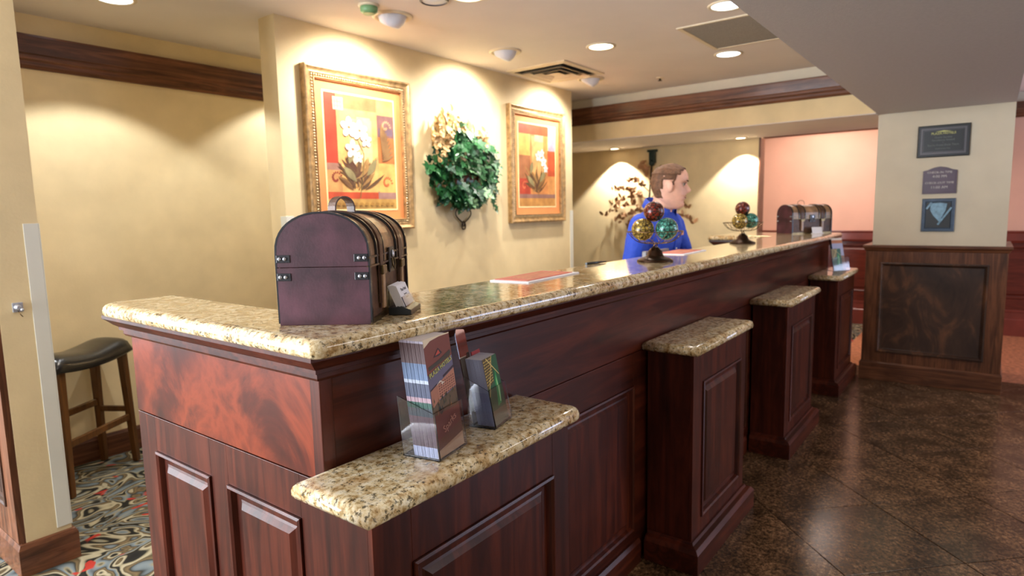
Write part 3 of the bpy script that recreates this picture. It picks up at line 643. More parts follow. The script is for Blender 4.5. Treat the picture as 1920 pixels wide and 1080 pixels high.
def fill_rack(loc, rz, n, th, gap, w, h, bands, art, lab, grp, tilt=-14, y0=.002, extra=None, red=None):
    Mr = Matrix.Translation(loc) @ Matrix.Rotation(rz, 4, 'Z')
    back = brochure_mesh(w, h, th, bands, None).build('brochure', 'print', None, world=False); me_b = back.data; bpy.data.objects.remove(back)
    for k in range(n):
        if k == 0:
            o = brochure_mesh(w, h, th, bands, art).build('brochure', 'print', None, world=False); tag(o, lab[0], 'brochure', grp)
        else:
            o = bpy.data.objects.new('brochure', me_b); C.objects.link(o); tag(o, lab[1], 'brochure', grp)
        o.matrix_world = Mr @ Matrix.Translation((random.uniform(-.0008, .0008) if k else 0, y0+k*gap, .0045)) @ Matrix.Rotation(R_(tilt), 4, 'X')
        if k == 0 and extra: extra(o)
    return Mr
rz1 = R_(11)
rack('brochure_holder', (.945, .888, .889), rz1, 'clear acrylic holder of tall hotel brochures on the nearest ledge', tilt=-7)
def hotel_txt(o):
    text('PLAZA HOTELS', .0135, 'letter_gold', Matrix.Translation((.0, -.0014, .183)) @ Matrix.Rotation(R_(90), 4, 'X') @ Matrix.Rotation(R_(14), 4, 'Z'), o, bold=.0003)
    text('Sparks', .021, 'badge', Matrix.Translation((.004, -.0014, .062)) @ Matrix.Rotation(R_(90), 4, 'X') @ Matrix.Rotation(R_(22), 4, 'Z'), o)
fill_rack((.945, .888, .889), rz1, 17, .0030, .0036, .100, .250, hb, hotel_art, ('tall brochure with a brick hotel photo, front of the near rack', 'brochure edge-on in the thick stack behind the hotel cover'), 'tall brochures in the near rack', extra=hotel_txt, y0=.004, tilt=-7)
rz2 = R_(14)
rack('brochure_holder', (1.152, .914, .889), rz2, 'clear acrylic holder with hanging tab and green leaflets on the nearest ledge', w=.094, d=.05, hf=.092, tall=True, tilt=-11)
fill_rack((1.152, .914, .889), rz2, 15, .0026, .0030, .076, .162, gb, green_art, ('green and gold leaflet at the front of the tabbed rack', 'pale-edged leaflet stacked behind the green and gold cover'), 'green leaflets in the tabbed rack', y0=.004, tilt=-11)
m = brochure_mesh(.044, .170, .002, red_b, None).build('brochure', 'print', None, world=False)
m.matrix_world = Matrix.Translation((1.152, .914, .889)) @ Matrix.Rotation(rz2, 4, 'Z') @ Matrix.Translation((.024, .0500, .0045)) @ Matrix.Rotation(R_(-11), 4, 'X'); tag(m, 'red leaflet standing at the back of the tabbed rack', 'brochure')
# far rack
rz4 = R_(-38)
rack('brochure_holder', (5.42, .90, .889), rz4, 'clear acrylic holder of mixed leaflets on the farthest ledge', w=.15, d=.06)
def tan_art(m, w, h):
    def q(pts, c, d=0): m.poly([(x*w-w/2, -.0004-d, z*h) for x, z in pts], c)
    q([(0, 0), (1, 0), (1, .45), (0, .45)], (150, 108, 74)); q([(0, .45), (1, .45), (1, .84), (0, .84)], (176, 176, 206)); q([(0, .84), (1, .84), (1, .94), (0, .94)], (190, 112, 52)); q([(0, .94), (1, .94), (1, 1), (0, 1)], (240, 224, 206))
fill_rack((5.42, .90, .889), rz4, 6, .003, .004, .100, .252, hb, tan_art, ('brochure with orange and grey bands in the far rack', 'brochure behind the banded one in the far rack'), 'tall brochures in the far rack', y0=.012)
o = brochure_mesh(.086, .17, .004, gb, green_art).build('brochure', 'print', None, world=False)
o.matrix_world = Matrix.Translation((5.42, .90, .889)) @ Matrix.Rotation(rz4, 4, 'Z') @ Matrix.Translation((-.028, .004, .0045)) @ Matrix.Rotation(R_(-14), 4, 'X'); tag(o, 'small green leaflet in front of the taller ones in the far rack', 'brochure')

# papers, pen, tray on the counter
for i, (cx, cy, a, lab) in enumerate([(1.775, 1.245, 4, 'red printed sheet with white border nearest the big trunk'), (3.10, 1.262, 3, 'red printed sheet lying in front of the man')]):
    tt = thing('printed_sheet', lab, 'paper', (cx, cy, 1.172), R_(a))
    m = MB(); m.box((-.175, -.075, 0), (.175, .075, .004)); m.build('backing_card', 'paper_white', tt, world=False)
    m = MB(); m.box((-.155, -.058, .004), (.155, .070, .006)); sh = m.build('sheet', 'paper_red', tt, world=False)
    for k in range(4): 
        m = MB(); m.box((-.12+.01*k, -.035+.024*k, .006), (.10+.008*k, -.030+.024*k, .0064)); m.build('print_line', 'petal_cream', sh, world=False)
m = MB(); m.tube([(2.255, 1.33, 1.1775), (2.34, 1.322, 1.1775), (2.40, 1.315, 1.177)], [.0055, .0055, .002], 8); tag(m.build('pen', 'black_plastic', shift=(2.33, 1.32, 1.172)), 'black pen lying on the back edge of the counter', 'pen')
m = MB(); 
mo = thing('desk_console', 'low grey desk console edge behind the counter near the man', 'console', (3.02, 1.358, .9205), 0)
m = MB(); m.box((-.16, -.010, 0), (.16, .040, .015)); m.build('foot', 'grey_tray', mo, world=False, bevel=.004)
m = MB(); m.box((-.05, .02, .015), (.05, .04, .15)); m.build('stand', 'grey_tray', mo, world=False, bevel=.004)
m = MB(); m.box((-.14, -.005, .14), (.14, .02, .268)); m.build('screen_back', 'grey_tray', mo, world=False, bevel=.004)

# ------------------------------------------------------------------ wire bowls with mosaic balls
def make_bowl(loc, label):
    t_ = thing('wire_bowl', label, 'bowl', loc)
    m = MB(); m.lathe([(.076, 0), (.078, .005), (.072, .010), (.058, .016), (.040, .022), (.034, .030), (.030, .044), (.022, .054), (.015, .060), (.010, .064)], 28); m.build('base', 'iron_bronze', t_, world=False)
    m = MB(); 
    for k in range(3):
        m.tube([(.008*cos(2*pi*k/3+a*2), .008*sin(2*pi*k/3+a*2), .060+a*.022) for a in [i/6 for i in range(7)]], .0028, 6)
    m.build('stem', 'wire_bronze', t_, world=False)
    R1, zr = .118, .130
    m = MB(); m.tube([(R1*cos(2*pi*k/40), R1*sin(2*pi*k/40), zr) for k in range(41)], .0018, 6); m.build('rim', 'wire_bronze', t_, world=False)
    for k in range(16):
        a = 2*pi*k/16; pts = []
        for i in range(9):
            s = i/8; r = .010+(R1-.010)*(s**.62); z = .078+(zr-.078)*(s**2.2); tw = a+.5*s
            pts.append((r*cos(tw), r*sin(tw), z))
        m = MB(); m.tube(pts, .0013, 5); m.build('wire', 'wire_bronze', t_, world=False)
    return t_
B1, B2 = (2.535, 1.150, 1.172), (3.985, 1.225, 1.172)
def mball(mat, loc, r, label, mini=False):
    m = MB(); m.ball((0, 0, 0), r, 32, 20); o = m.build('mosaic_ball', mat, None, world=False); o.location = loc; tag(o, label, 'decorative ball'); return o
b1 = make_bowl(B1, 'bronze wire pedestal bowl in front of the man')
dup(b1, B2, R_(20), 'bronze wire pedestal bowl farther along the counter near the small trunk')
rr_ = Vector((.606, -.795, 0)); ff_ = Vector((.795, .606, 0))
for B, who, sp in ((B1, 'bowl before the man', ((-.054, .0), (.046, -.012), (-.004, .01))), (B2, 'farther bowl', ((-.030, -.03), (.052, .012), (.004, .022)))):
    for (mt, cn, r, z), (dr, df) in zip((('mosaic_gold', 'gold', .048, .139), ('mosaic_teal', 'teal', .048, .140), ('mosaic_red', 'dark red', .044, .215)), sp):
        p = Vector(B) + rr_*dr + ff_*df; mball(mt, (p.x, p.y, 1.172+z), r, '%s mosaic ball in the %s' % (cn, who))

# ------------------------------------------------------------------ framed pictures
def picture(x0, x1, z0, z1, label, variant, name='framed_picture'):
    yw = 3.152; d = .05
    t_ = thing(name, label, 'picture', ((x0+x1)/2, yw, (z0+z1)/2))
    loc = t_.location
    def rect_sweep(prof, mat, nm, smooth=False):
        m = MB(); rs = []
        for i, dd in prof: rs.append([(x0+i, yw-dd, z0+i), (x1-i, yw-dd, z0+i), (x1-i, yw-dd, z1-i), (x0+i, yw-dd, z1-i)])
        m.rings(rs, cap=False, smooth=False); return m.build(nm, mat, t_)
    rect_sweep([(0, .001), (0, .040), (.004, .046), (.012, .048), (.018, .042), (.026, .036), (.034, .034), (.040, .036), (.044, .034)], 'frame_gold', 'outer_moulding')
    rect_sweep([(.062, .034), (.064, .038), (.068, .038), (.070, .030), (.070, .018)], 'frame_gold', 'inner_moulding')
    rect_sweep([(.044, .026), (.062, .026)], 'frame_gold', 'bead_channel')
    m = MB(); n = 0; st = .0165
    c = .053
    def bead(x, z, hor):
        m.ball((x, yw-.029, z), (.0068, .0085, .0085) if hor else (.0085, .0085, .0068), 8, 5)
    k = int((x1-x0-2*c)/st)
    for i in range(k+1): xx = x0+c+(x1-x0-2*c)*i/k; bead(xx, z0+c, True); bead(xx, z1-c, True)
    k = int((z1-z0-2*c)/st)
    for i in range(1, k): zz = z0+c+(z1-z0-2*c)*i/k; bead(x0+c, zz, False); bead(x1-c, zz, False)
    o = m.build('beading', 'frame_bead', t_); o['kind'] = 'stuff'
    a = .070; m = MB(); m.box((x0+a, yw-.016, z0+a), (x1-a, yw-.014, z1-a)); m.build('mat_board', 'mat_orange', t_)
    b_ = .125; m = MB(); m.box((x0+b_, yw-.018, z0+b_), (x1-b_, yw-.0161, z1-b_)); m.build('mat_bevel', 'mat_cream', t_)
    c_ = .136; W = x1-x0-2*c_; H = z1-z0-2*c_; m = MB(); lv = [0]
    def q(pts, col, up=True):
        if up: lv[0] += 1
        m.poly([(x0+c_+u*W, yw-.0185-lv[0]*.00004, z0+c_+v*H) for u, v in pts], col)
    def rc_(u0, v0, u1, v1, col): q([(u0, v0), (u1, v0), (u1, v1), (u0, v1)], col)
    def ell(u, v, a_, b2, ang, col, n=14): q([(u+(a_*cos(t)*cos(ang)-b2*sin(t)*sin(ang)), v+(a_*cos(t)*sin(ang)+b2*sin(t)*cos(ang))*W/H) for t in [2*pi*i/n for i in range(n)]], col)
    def leafp(u, v, L, wd, ang, col):
        n = 8; L_ = [(i/n*L, wd*sin(pi*i/n)) for i in range(n+1)] + [(i/n*L, -wd*sin(pi*i/n)) for i in range(n-1, 0, -1)]
        bend = .35
        q([(u+(a_*cos(ang)-(b2+bend*a_*a_)*sin(ang)), v+(a_*sin(ang)+(b2+bend*a_*a_)*cos(ang))*W/H) for a_, b2 in L_], col)
    rnd = random.Random(variant)
    rc_(0, 0, 1, 1, (238, 178, 110))
    if variant == 1:
        rc_(0, .09, 1, .15, (206, 84, 46)); rc_(.72, .09, 1, .16, (170, 130, 120)); rc_(0, .0, 1, .09, (206, 164, 86))
        rc_(0, .15, .25, .40, (214, 160, 96)); rc_(0, .40, .16, 1, (196, 68, 36)); rc_(0, .34, .2, .40, (176, 130, 110)); rc_(.16, .88, .76, 1, (226, 132, 86))
        rc_(.2, .15, .72, .88, (240, 188, 112)); rc_(.32, .30, .66, .80, (246, 204, 138)); rc_(.44, .4, .64, .82, (250, 214, 150)); rc_(.74, .66, 1, .86, (136, 96, 92)); rc_(.76, .68, .98, .74, (120, 96, 112)); rc_(.74, .86, 1, 1, (240, 176, 108)); rc_(.74, .42, 1, .66, (206, 124, 62)); rc_(.74, .15, 1, .42, (236, 186, 104))
        rc_(.12, .86, .26, .97, (240, 196, 160)); 
        for k in range(3): rc_(.135+.04*k, .875, .15+.04*k, .955, (226, 160, 130)); 
        for k in range(2): rc_(.13, .89+.035*k, .25, .90+.035*k, (226, 160, 130))
        stem = [(.44, .10), (.50, .35), (.52, .5), (.44, .62), (.36, .70)]
    else:
        rc_(0, .0, 1, .10, (206, 150, 80)); rc_(0, .10, 1, .15, (150, 110, 100)); rc_(0, .15, .34, .34, (180, 66, 44)); rc_(0, .34, .3, .62, (170, 110, 70)); rc_(0, .62, .28, .88, (226, 176, 92)); rc_(0, .88, .8, 1, (196, 84, 48)); rc_(.30, .15, .78, .88, (206, 136, 76)); rc_(.34, .3, .66, .86, (228, 172, 108)); rc_(.8, .70, 1, 1, (178, 150, 166)); rc_(.78, .38, 1, .70, (196, 84, 48)); rc_(.78, .15, 1, .38, (214, 150, 86)); rc_(.42, .80, .66, .88, (214, 180, 140))
        stem = [(.5, .12), (.56, .35), (.62, .52), (.6, .64)]
    # scroll ornaments
    for cx, cz, s, cc in (((.12, .27, .10, (150, 60, 36)), (.87, .76, .09, (214, 160, 120)), (.86, .24, .10, (206, 110, 60))) if variant == 1 else ((.14, .25, .10, (224, 120, 80)),)):
        for k in range(14):
            t = k*.42; r = s*(1-k/18); ell(cx+r*cos(t)*.8, cz+r*sin(t)*.8*W/H, .016, .011, t, cc, 6)
    # foliage
    for k in range(46 if variant == 1 else 30):
        a_ = rnd.uniform(.35, 2.7); u = .42+rnd.uniform(-.08, .10); v = .16+rnd.uniform(0, .12)
        leafp(u, v, rnd.uniform(.16, .40), rnd.uniform(.012, .03), a_, rnd.choice([(120, 84, 46), (150, 112, 62), (104, 76, 44), (176, 136, 78), (96, 60, 36)]))
    for k in range(10): leafp(.78, .44+.02*k, .22, .02, .3+.12*k, (150, 112, 66)) if variant == 1 else None
    for a_ in ((.4, .24, .25, 2.3), (.55, .3, .26, .8), (.3, .40, .2, 1.2)): leafp(a_[0], a_[1], a_[2], .045, a_[3], (150, 140, 96))
    for (ua, va), (ub, vb) in zip(stem, stem[1:]): q([(ua-.005, va), (ua+.005, va), (ub+.005, vb), (ub-.005, vb)], (120, 110, 60))
    fls = [(.32, .72, .11), (.47, .70, .11), (.56, .62, .08), (.36, .53, .10), (.44, .46, .06)] if variant == 1 else [(.52, .62, .08), (.66, .56, .08), (.62, .66, .06), (.72, .47, .06)]
    for (u, v, s) in fls:
        for k in range(5):
            t = k*2*pi/5+.3; ell(u+s*.55*cos(t), v+s*.55*sin(t)*W/H, s*.55, s*.38, t, (250, 240, 232) if k % 2 else (240, 224, 216), 10)
        ell(u, v, s*.18, s*.14, 0, (206, 130, 80), 8)
    if variant == 1:
        for k in range(12): ell(.05+.08*k, .045, .03, .018, 0, (186, 140, 66), 8)
        leafp(.38, .47, .10, .03, -1.5, (240, 216, 196))
    m.build('artwork', 'art_print', t_)
    return t_
picture(2.197, 3.005, 1.300, 2.255, 'large gold framed orchid print, the left picture above the near trunk', 1)
picture(4.10, 4.915, 1.305, 2.262, 'gold framed orchid print on the right of the ivy planter', 2)

# ------------------------------------------------------------------ ivy wall planter
iv = thing('ivy_wall_planter', 'wall basket of green ivy and gold leaves between the two pictures', 'planter', (3.50, 3.12, 1.65))
m = MB()
for sgn in (-1, 1):
    m.tube([(3.53+sgn*(.010+.075*sin(t)), 3.135, 1.325+.14*t/pi) for t in [pi*k/14 for k in range(15)]], .0055, 6)
    m.tube([(3.53+sgn*.026*sin(t)*(1-t/7), 3.135, 1.275+.03*(1-cos(t))) for t in [pi*1.6*k/14 for k in range(15)]], .005, 6)
    m.tube([(3.53+sgn*(.02+.06*t), 3.135, 1.42+.10*t) for t in (0, .5, 1)], .005, 6)
m.build('scroll_bracket', 'iron_scroll', iv)
m = MB(); m.rings([[(3.51+r*cos(pi+pi*k/16), 3.15+dd*sin(pi+pi*k/16), z) for k in range(17)] for r, dd, z in ((.05, .04, 1.46), (.12, .09, 1.54), (.17, .13, 1.64), (.19, .145, 1.74), (.185, .14, 1.745), (.16, .12, 1.70))], cap=True, close=True); m.build('pot', 'terracotta', iv)
m = MB()
for z, r in ((1.60, .175), (1.68, .195)): m.tube([(3.51+r*cos(pi+pi*k/16), 3.15+r*.75*sin(pi+pi*k/16), z+.012*sin(k)) for k in range(17)], .006, 6)
m.build('rim_band', 'leaf_gold', iv)
def leaf_data(name, outline, mat, fold=.25):
    m = MB(); mid = [m.V((0, y, .0)) for y in (0, .35, .7, 1.0)]
    n = len(outline)
    for s in (-1, 1):
        ids = [mid[0]] + [m.V((s*x, y, fold*x)) for x, y in outline] + [mid[3]]
        c = [mid[0], mid[1], mid[2], mid[3]]
        half = ids
        for a, b_ in zip(half, half[1:]):
            ya = m.v[a][1]; k = mid[1] if ya < .5 else mid[2]
            if a != k and b_ != k: m.F([k, a, b_] if s > 0 else [k, b_, a], None, False)
        m.F([mid[0], mid[1], half[1]][::s]) if False else None
        m.F([mid[1], mid[2], [i for i in half if abs(m.v[i][1]-.5) == min(abs(m.v[j][1]-.5) for j in half)][0]])
    o = m.build(name, mat, None, world=False); d = o.data; bpy.data.objects.remove(o); return d
ivy_o = [(.22, -.12), (.48, -.02), (.34, .16), (.56, .42), (.30, .46), (.20, .72)]
oval_o = [(.16, .10), (.26, .30), (.28, .5), (.2, .75), (.08, .92)]
LD = {k: leaf_data('leaf', ivy_o, k) for k in ('leaf_green', 'leaf_pale', 'leaf_deep')}
LD['leaf_gold'] = leaf_data('gold_leaf', oval_o, 'leaf_gold'); LD['petal_cream'] = leaf_data('petal', [(.3, .2), (.5, .5), (.4, .85), (.15, 1.02)], 'petal_cream', .4); LD['copper_leaf'] = leaf_data('leaf', oval_o, 'copper_leaf')
def put_leaf(par, key, name, p, size, ang, tiltv, rnd, normal=NY):
    o = bpy.data.objects.new(name, LD[key]); C.objects.link(o); o.parent = par
    # leaf plane: y axis = pointing direction in wall plane, z axis = outward normal
    if normal == NY: N = Vector((rnd.uniform(-.5, .5)*tiltv, -1, rnd.uniform(-.2, .9)*tiltv)).normalized(); D = Vector((cos(ang), 0, sin(ang)))
    else: N = Vector((-1, rnd.uniform(-.6, .6)*tiltv, rnd.uniform(-.6, .6)*tiltv)).normalized(); D = Vector((0, cos(ang), sin(ang)))
    D = (D - N*D.dot(N)).normalized(); X = D.cross(N)
    Mx = Matrix((X, D, N)).transposed().to_4x4()
    o.matrix_local = Matrix.Translation(Vector(p) - world_loc(par)) @ Mx @ Matrix.Scale(size, 4)
    return o
rnd = random.Random(11)
# silhouette rows (z, xmin, xmax) in wall coordinates
rows = [(1.47, 3.44, 3.56), (1.51, 3.32, 3.64), (1.58, 3.16, 3.76), (1.66, 3.11, 3.83), (1.75, 3.11, 3.86), (1.83, 3.14, 3.84), (1.90, 3.20, 3.78), (1.97, 3.27, 3.56), (2.02, 3.36, 3.44)]
def span(z):
    for (za, a0, a1), (zb, b0, b1) in zip(rows, rows[1:]):
        if za <= z <= zb: k = (z-za)/(zb-za); return a0+(b0-a0)*k, a1+(b1-a1)*k
    return rows[0][1:]
cnt = 0
while cnt < 250:
    z = rnd.uniform(1.47, 2.0); a0, a1 = span(z); x = rnd.uniform(a0, a1); u = (x-(a0+a1)/2)/max(.05, (a1-a0)/2)
    if (abs(x-3.46) < .13 and 1.62 < z < 1.70): continue       # the bare bit where the pot shows
    if z > 1.88 and x < 3.33: continue
    y = 3.13 - .17*math.sqrt(max(0, 1-u*u)) * (1 if z < 1.9 else .7) * rnd.uniform(.55, 1.05)
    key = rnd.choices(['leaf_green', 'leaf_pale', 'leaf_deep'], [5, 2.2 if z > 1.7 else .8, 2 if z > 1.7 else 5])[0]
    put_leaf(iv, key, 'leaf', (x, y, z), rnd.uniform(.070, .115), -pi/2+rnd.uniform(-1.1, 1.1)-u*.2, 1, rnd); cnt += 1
for k in range(9): put_leaf(iv, 'leaf_green', 'leaf', (3.80+rnd.uniform(-.015, .02), 3.06, 1.62-.025*k), .055, -pi/2+rnd.uniform(-.6, .6), 1, rnd)
# gold stems and creamy blooms
for k in range(26):
    x = rnd.uniform(3.14, 3.60) if k % 3 else rnd.uniform(3.5, 3.72); top = 2.12-.9*abs(x-3.34)**1.3 if x < 3.5 else 2.06-.25*(x-3.5)
    top -= rnd.uniform(0, .10); y = rnd.uniform(3.03, 3.11)
    if k < 9:
        m = MB(); m.tube([(3.42+(x-3.42)*.3, y, 1.80), (3.42+(x-3.42)*.7, y, 1.92), (x, y, top)], .003, 5); m.build('gold_stem', 'leaf_gold', iv)
    for j in range(4): put_leaf(iv, 'leaf_gold', 'gold_leaf', (x+rnd.uniform(-.02, .02), y, top-.028*j), rnd.uniform(.045, .065), pi/2+rnd.uniform(-.8, .8), 1, rnd)
for cx, cz, R0, n_ in ((3.25, 1.93, .085, 60), (3.19, 1.82, .055, 26), (3.64, 1.93, .065, 36), (3.42, 2.00, .05, 20)):
    for k in range(n_):
        a = rnd.uniform(0, 2*pi); r = R0*math.sqrt(rnd.random()); put_leaf(iv, 'petal_cream', 'petal', (cx+r*cos(a), 3.05-.06*(1-(r/R0)**2)+rnd.uniform(-.01, .01), cz+r*sin(a)), rnd.uniform(.026, .040), rnd.uniform(0, 2*pi), 1, rnd)

# ------------------------------------------------------------------ metal branch sculpture on the nook wall
br = thing('branch_wall_sculpture', 'copper leaf branch wall sculpture behind the man', 'wall art', (6.57, 3.0, 1.5))
m = MB(); m.tube([(6.57, 3.02, 1.98), (6.56, 3.03, 1.80), (6.565, 3.05, 1.55), (6.565, 3.08, 1.30)], .010, 7); m.build('main_stem', 'iron_scroll', br)
m = MB(); m.box((6.55, 2.985, 1.90), (6.592, 3.055, 2.04)); m.box((6.545, 2.965, 2.02), (6.592, 3.075, 2.045)); m.ball((6.555, 3.02, 1.90), .035, 10, 8); m.build('hanger', 'dark_green_metal', br, bevel=.004)
rnd = random.Random(5); nl = 0
brs = [((3.04, 1.42), (3.35, 1.50), (3.60, 1.33)), ((3.04, 1.48), (3.30, 1.66), (3.47, 1.62)), ((3.04, 1.58), (3.20, 1.76), (3.30, 1.70)), ((3.03, 1.70), (3.10, 1.84), (3.14, 1.90)), ((3.04, 1.38), (3.25, 1.36), (3.45, 1.26)),
       ((3.02, 1.44), (2.80, 1.56), (2.60, 1.40)), ((3.02, 1.40), (2.75, 1.42), (2.55, 1.24)), ((3.02, 1.52), (2.86, 1.66), (2.76, 1.60)), ((3.02, 1.60), (2.93, 1.76), (2.90, 1.82)), ((3.04, 1.34), (3.15, 1.28), (3.32, 1.20)), ((3.03, 1.50), (3.22, 1.58), (3.52, 1.47)), ((3.02, 1.36), (2.85, 1.32), (2.70, 1.20))]
for a, b_, c in brs:
    pts = []
    for i in range(9):
        s = i/8; y = (1-s)**2*a[0]+2*s*(1-s)*b_[0]+s*s*c[0]; z = (1-s)**2*a[1]+2*s*(1-s)*b_[1]+s*s*c[1]; pts.append((6.555-.03*sin(pi*s), y, z))
    m = MB(); m.tube(pts, [.005-.003*i/8 for i in range(9)], 5); m.build('branch', 'copper_leaf', br)
    for i in range(2, 9):
        for s_ in (-1, 0, 1):
            if rnd.random() < .12: continue
            p = pts[i]; put_leaf(br, 'copper_leaf', 'leaf', (p[0]-.01, p[1]+rnd.uniform(-.025, .025), p[2]+rnd.uniform(-.02, .02)), rnd.uniform(.050, .072), pi/2+s_*.9+(a[0]-c[0])*-.8+rnd.uniform(-.3, .3), .8, rnd, NX); nl += 1

# ------------------------------------------------------------------ stool in the alcove
st = thing('bar_stool', 'black leather saddle-seat bar stool with brown wooden legs in the alcove', 'stool', (1.20, 3.86, 0), R_(32.6))
m = MB(); n1, n2 = 18, 10; SW, SD, Z0 = .58, .26, .628
def sz(u, v): return .70 + .045*abs(u)**1.6 + .020*(1-v*v) - .006
top_, bot_ = [], []
rs = []
for i in range(n1+1):
    u = -1+2*i/n1; r = []
    e = (1-abs(u)**8)**.5 if abs(u) < 1 else 0
    for j in range(n2+1):
        v = -1+2*j/n2; zz = Z0+.02 + (sz(u, v)-Z0-.02)*max(.15, (1-abs(v)**6)**.5)*max(.2, e) ; r.append((u*SW/2, v*SD/2, zz))
    for j in range(n2, -1, -1):
        v = -1+2*j/n2; r.append((u*SW/2*.97, v*SD/2*.95, Z0+.028*abs(u)**2))
    rs.append(r)
m.rings(rs); m.build('seat', 'leather_black', st, world=False, bevel=0)
for sx in (-1, 1):
    for sy in (-1, 1):
        m = MB(); a = (sx*.225, sy*.085, Z0+.03); b_ = (sx*.245, sy*.10, 0)
        m.rings([[(b_[0]+dx*.015, b_[1]+dy*.015, 0) for dx, dy in ((-1,-1),(1,-1),(1,1),(-1,1))], [(a[0]+dx*.020, a[1]+dy*.020, Z0+.03) for dx, dy in ((-1,-1),(1,-1),(1,1),(-1,1))]], smooth=False); m.build('leg', 'stool_wood', st, world=False, bevel=.003)
for sy, z in ((-1, .27), (1, .36)): m = MB(); m.box((-.232, sy*.092-.010, z-.018), (.232, sy*.092+.010, z+.018)); m.build('stretcher', 'stool_wood', st, world=False, bevel=.003)
for sx in (-1, 1): m = MB(); m.box((sx*.234-.010, -.088, .300), (sx*.234+.010, .088, .332)); m.build('stretcher', 'stool_wood', st, world=False, bevel=.003)

# jack plate on the left wall stub
jk = thing('wall_jack', 'small square chrome wall jack with knob on the left wall stub', 'wall jack', (.748, 2.982, 1.072))
m = MB(); m.box((.732, 2.974, 1.054), (.766, 2.982, 1.091)); m.build('plate', 'chrome', jk, bevel=.002)
m = MB(); m.T = Matrix.Translation((.748, 2.974, 1.073)) @ Matrix.Rotation(R_(90), 4, 'X'); m.lathe([(.012, 0), (.012, .004), (.009, .006), (.009, .016), (.006, .018)], 16); m.T = Matrix(); m.build('socket', 'chrome', jk)
m = MB(); m.ball((.757, 2.955, 1.064), .006, 10, 6); m.build('knob', 'chrome', jk)
m = MB(); m.tube([(.748, 2.974, 1.060), (.752, 2.962, 1.045), (.760, 2.968, 1.035)], .0018, 5); m.build('lead', 'wire_bronze', jk)

# ------------------------------------------------------------------ plaques on the pillar
def PM(y, z, d=.0): return Matrix.Translation((5.70-d, y, z)) @ Matrix(((0, 0, -1, 0), (-1, 0, 0, 0), (0, 1, 0, 0), (0, 0, 0, 1)))  # text: x->-y, y->z, normal -x
def dpm(t_, y, z, d): return Matrix.Translation(-Vector(t_.location)) @ PM(y, z, d)
p1 = thing('wall_plaque', 'black rectangular plaque with grey border, topmost on the pillar', 'plaque', (5.70, .311, 1.85))
def rframe(m, y0, y1, z0, z1, prof):
    rs = [[(5.70-d, y1-i, z0+i), (5.70-d, y0+i, z0+i), (5.70-d, y0+i, z1-i), (5.70-d, y1-i, z1-i)] for i, d in prof]; m.rings(rs, cap=False, smooth=False); m.poly(rs[-1])
m = MB(); rframe(m, .150, .472, 1.735, 1.967, [(0, 0), (0, .014), (.006, .018)]); m.build('board', 'plaque_black', p1)
m = MB(); rframe(m, .168, .454, 1.753, 1.949, [(0, .0182), (.002, .022), (.016, .022), (.018, .0185)]); m.build('border', 'plaque_grey', p1)
m = MB(); m.box((5.676, .190, 1.775), (5.6815, .432, 1.927)); m.build('face_plate', 'plaque_black', p1)
text('PLAZA HOTELS', .022, 'letter_gold', dpm(p1, .311, 1.905, .0245), p1, 'emblem_lettering', bold=.0004)
m = MB(); m.prism([(5.675, .311+.05, 1.918), (5.675, .311, 1.926), (5.675, .311-.05, 1.918), (5.675, .311, 1.915)], (-.001, 0, 0)); m.build('emblem', 'letter_gold', p1)
for z, s, tx in ((1.877, .019, 'Guest Service'), (1.857, .019, 'Excellence Award'), (1.840, .009, 'to'), (1.821, .019, 'Sparks Front Desk Team'), (1.795, .013, 'Hotel of the Year')): text(tx, s, 'letter_dim', dpm(p1, .311, z, .0245), p1)
p2 = thing('wall_plaque', 'small purple arched-top plaque giving check-in times, middle of the pillar', 'plaque', (5.70, .32, 1.56))
arch = [(.425, 1.465), (.213, 1.465), (.213, 1.635), (.245, 1.642), (.28, 1.658), (.32, 1.665), (.36, 1.658), (.395, 1.642), (.425, 1.635)]
m = MB(); m.prism([(5.70, y, z) for y, z in arch], (-.012, 0, 0)); m.build('board', 'plaque_purple', p2, bevel=.001)
arc2 = [(.320+(y-.320)*.90, 1.555+(z-1.555)*.90) for y, z in arch]
m = MB(); m.prism([(5.688, y, z) for y, z in arc2], (-.003, 0, 0)); m.build('raised_field', 'plaque_purple', p2, bevel=.001)
for z, tx in ((1.622, 'CHECK-IN TIME'), (1.592, '4:00 PM'), (1.545, 'CHECK-OUT TIME'), (1.512, '11:00 AM')): text(tx, .022 if len(tx) > 9 else .027, 'letter_pale', dpm(p2, .320, z, .0155), p2)
p3 = thing('wall_plaque', 'small blue framed award plaque with glass crest, lowest on the pillar', 'plaque', (5.70, .315, 1.305))
m = MB(); rframe(m, .213, .420, 1.184, 1.430, [(0, 0), (0, .012), (.004, .016), (.022, .016), (.026, .008)]); m.build('frame', 'plaque_blue', p3)
m = MB(); m.box((5.688, .240, 1.212), (5.6915, .393, 1.402)); m.build('face_plate', 'plaque_black', p3)
cr_ = [(.365, 1.395), (.31, 1.400), (.262, 1.392), (.268, 1.345), (.305, 1.255), (.345, 1.30), (.368, 1.345)]
m = MB(); m.prism([(5.688, y, z) for y, z in cr_], (-.007, 0, 0)); m.build('glass_crest', 'glass_blue', p3, bevel=.002)
for (a, b_) in (((.395, 1.355), (.365, 1.405)), ((.320, 1.238), (.240, 1.365))):
    dx = .008; m = MB(); m.prism([(5.684, a[0], a[1]), (5.684, a[0]-dx*1.4, a[1]-dx*.6), (5.684, b_[0]-dx*1.4, b_[1]-dx*.6), (5.684, b_[0], b_[1])], (-.010, 0, 0)); m.build('ribbon_bar', 'glass_blue', p3)
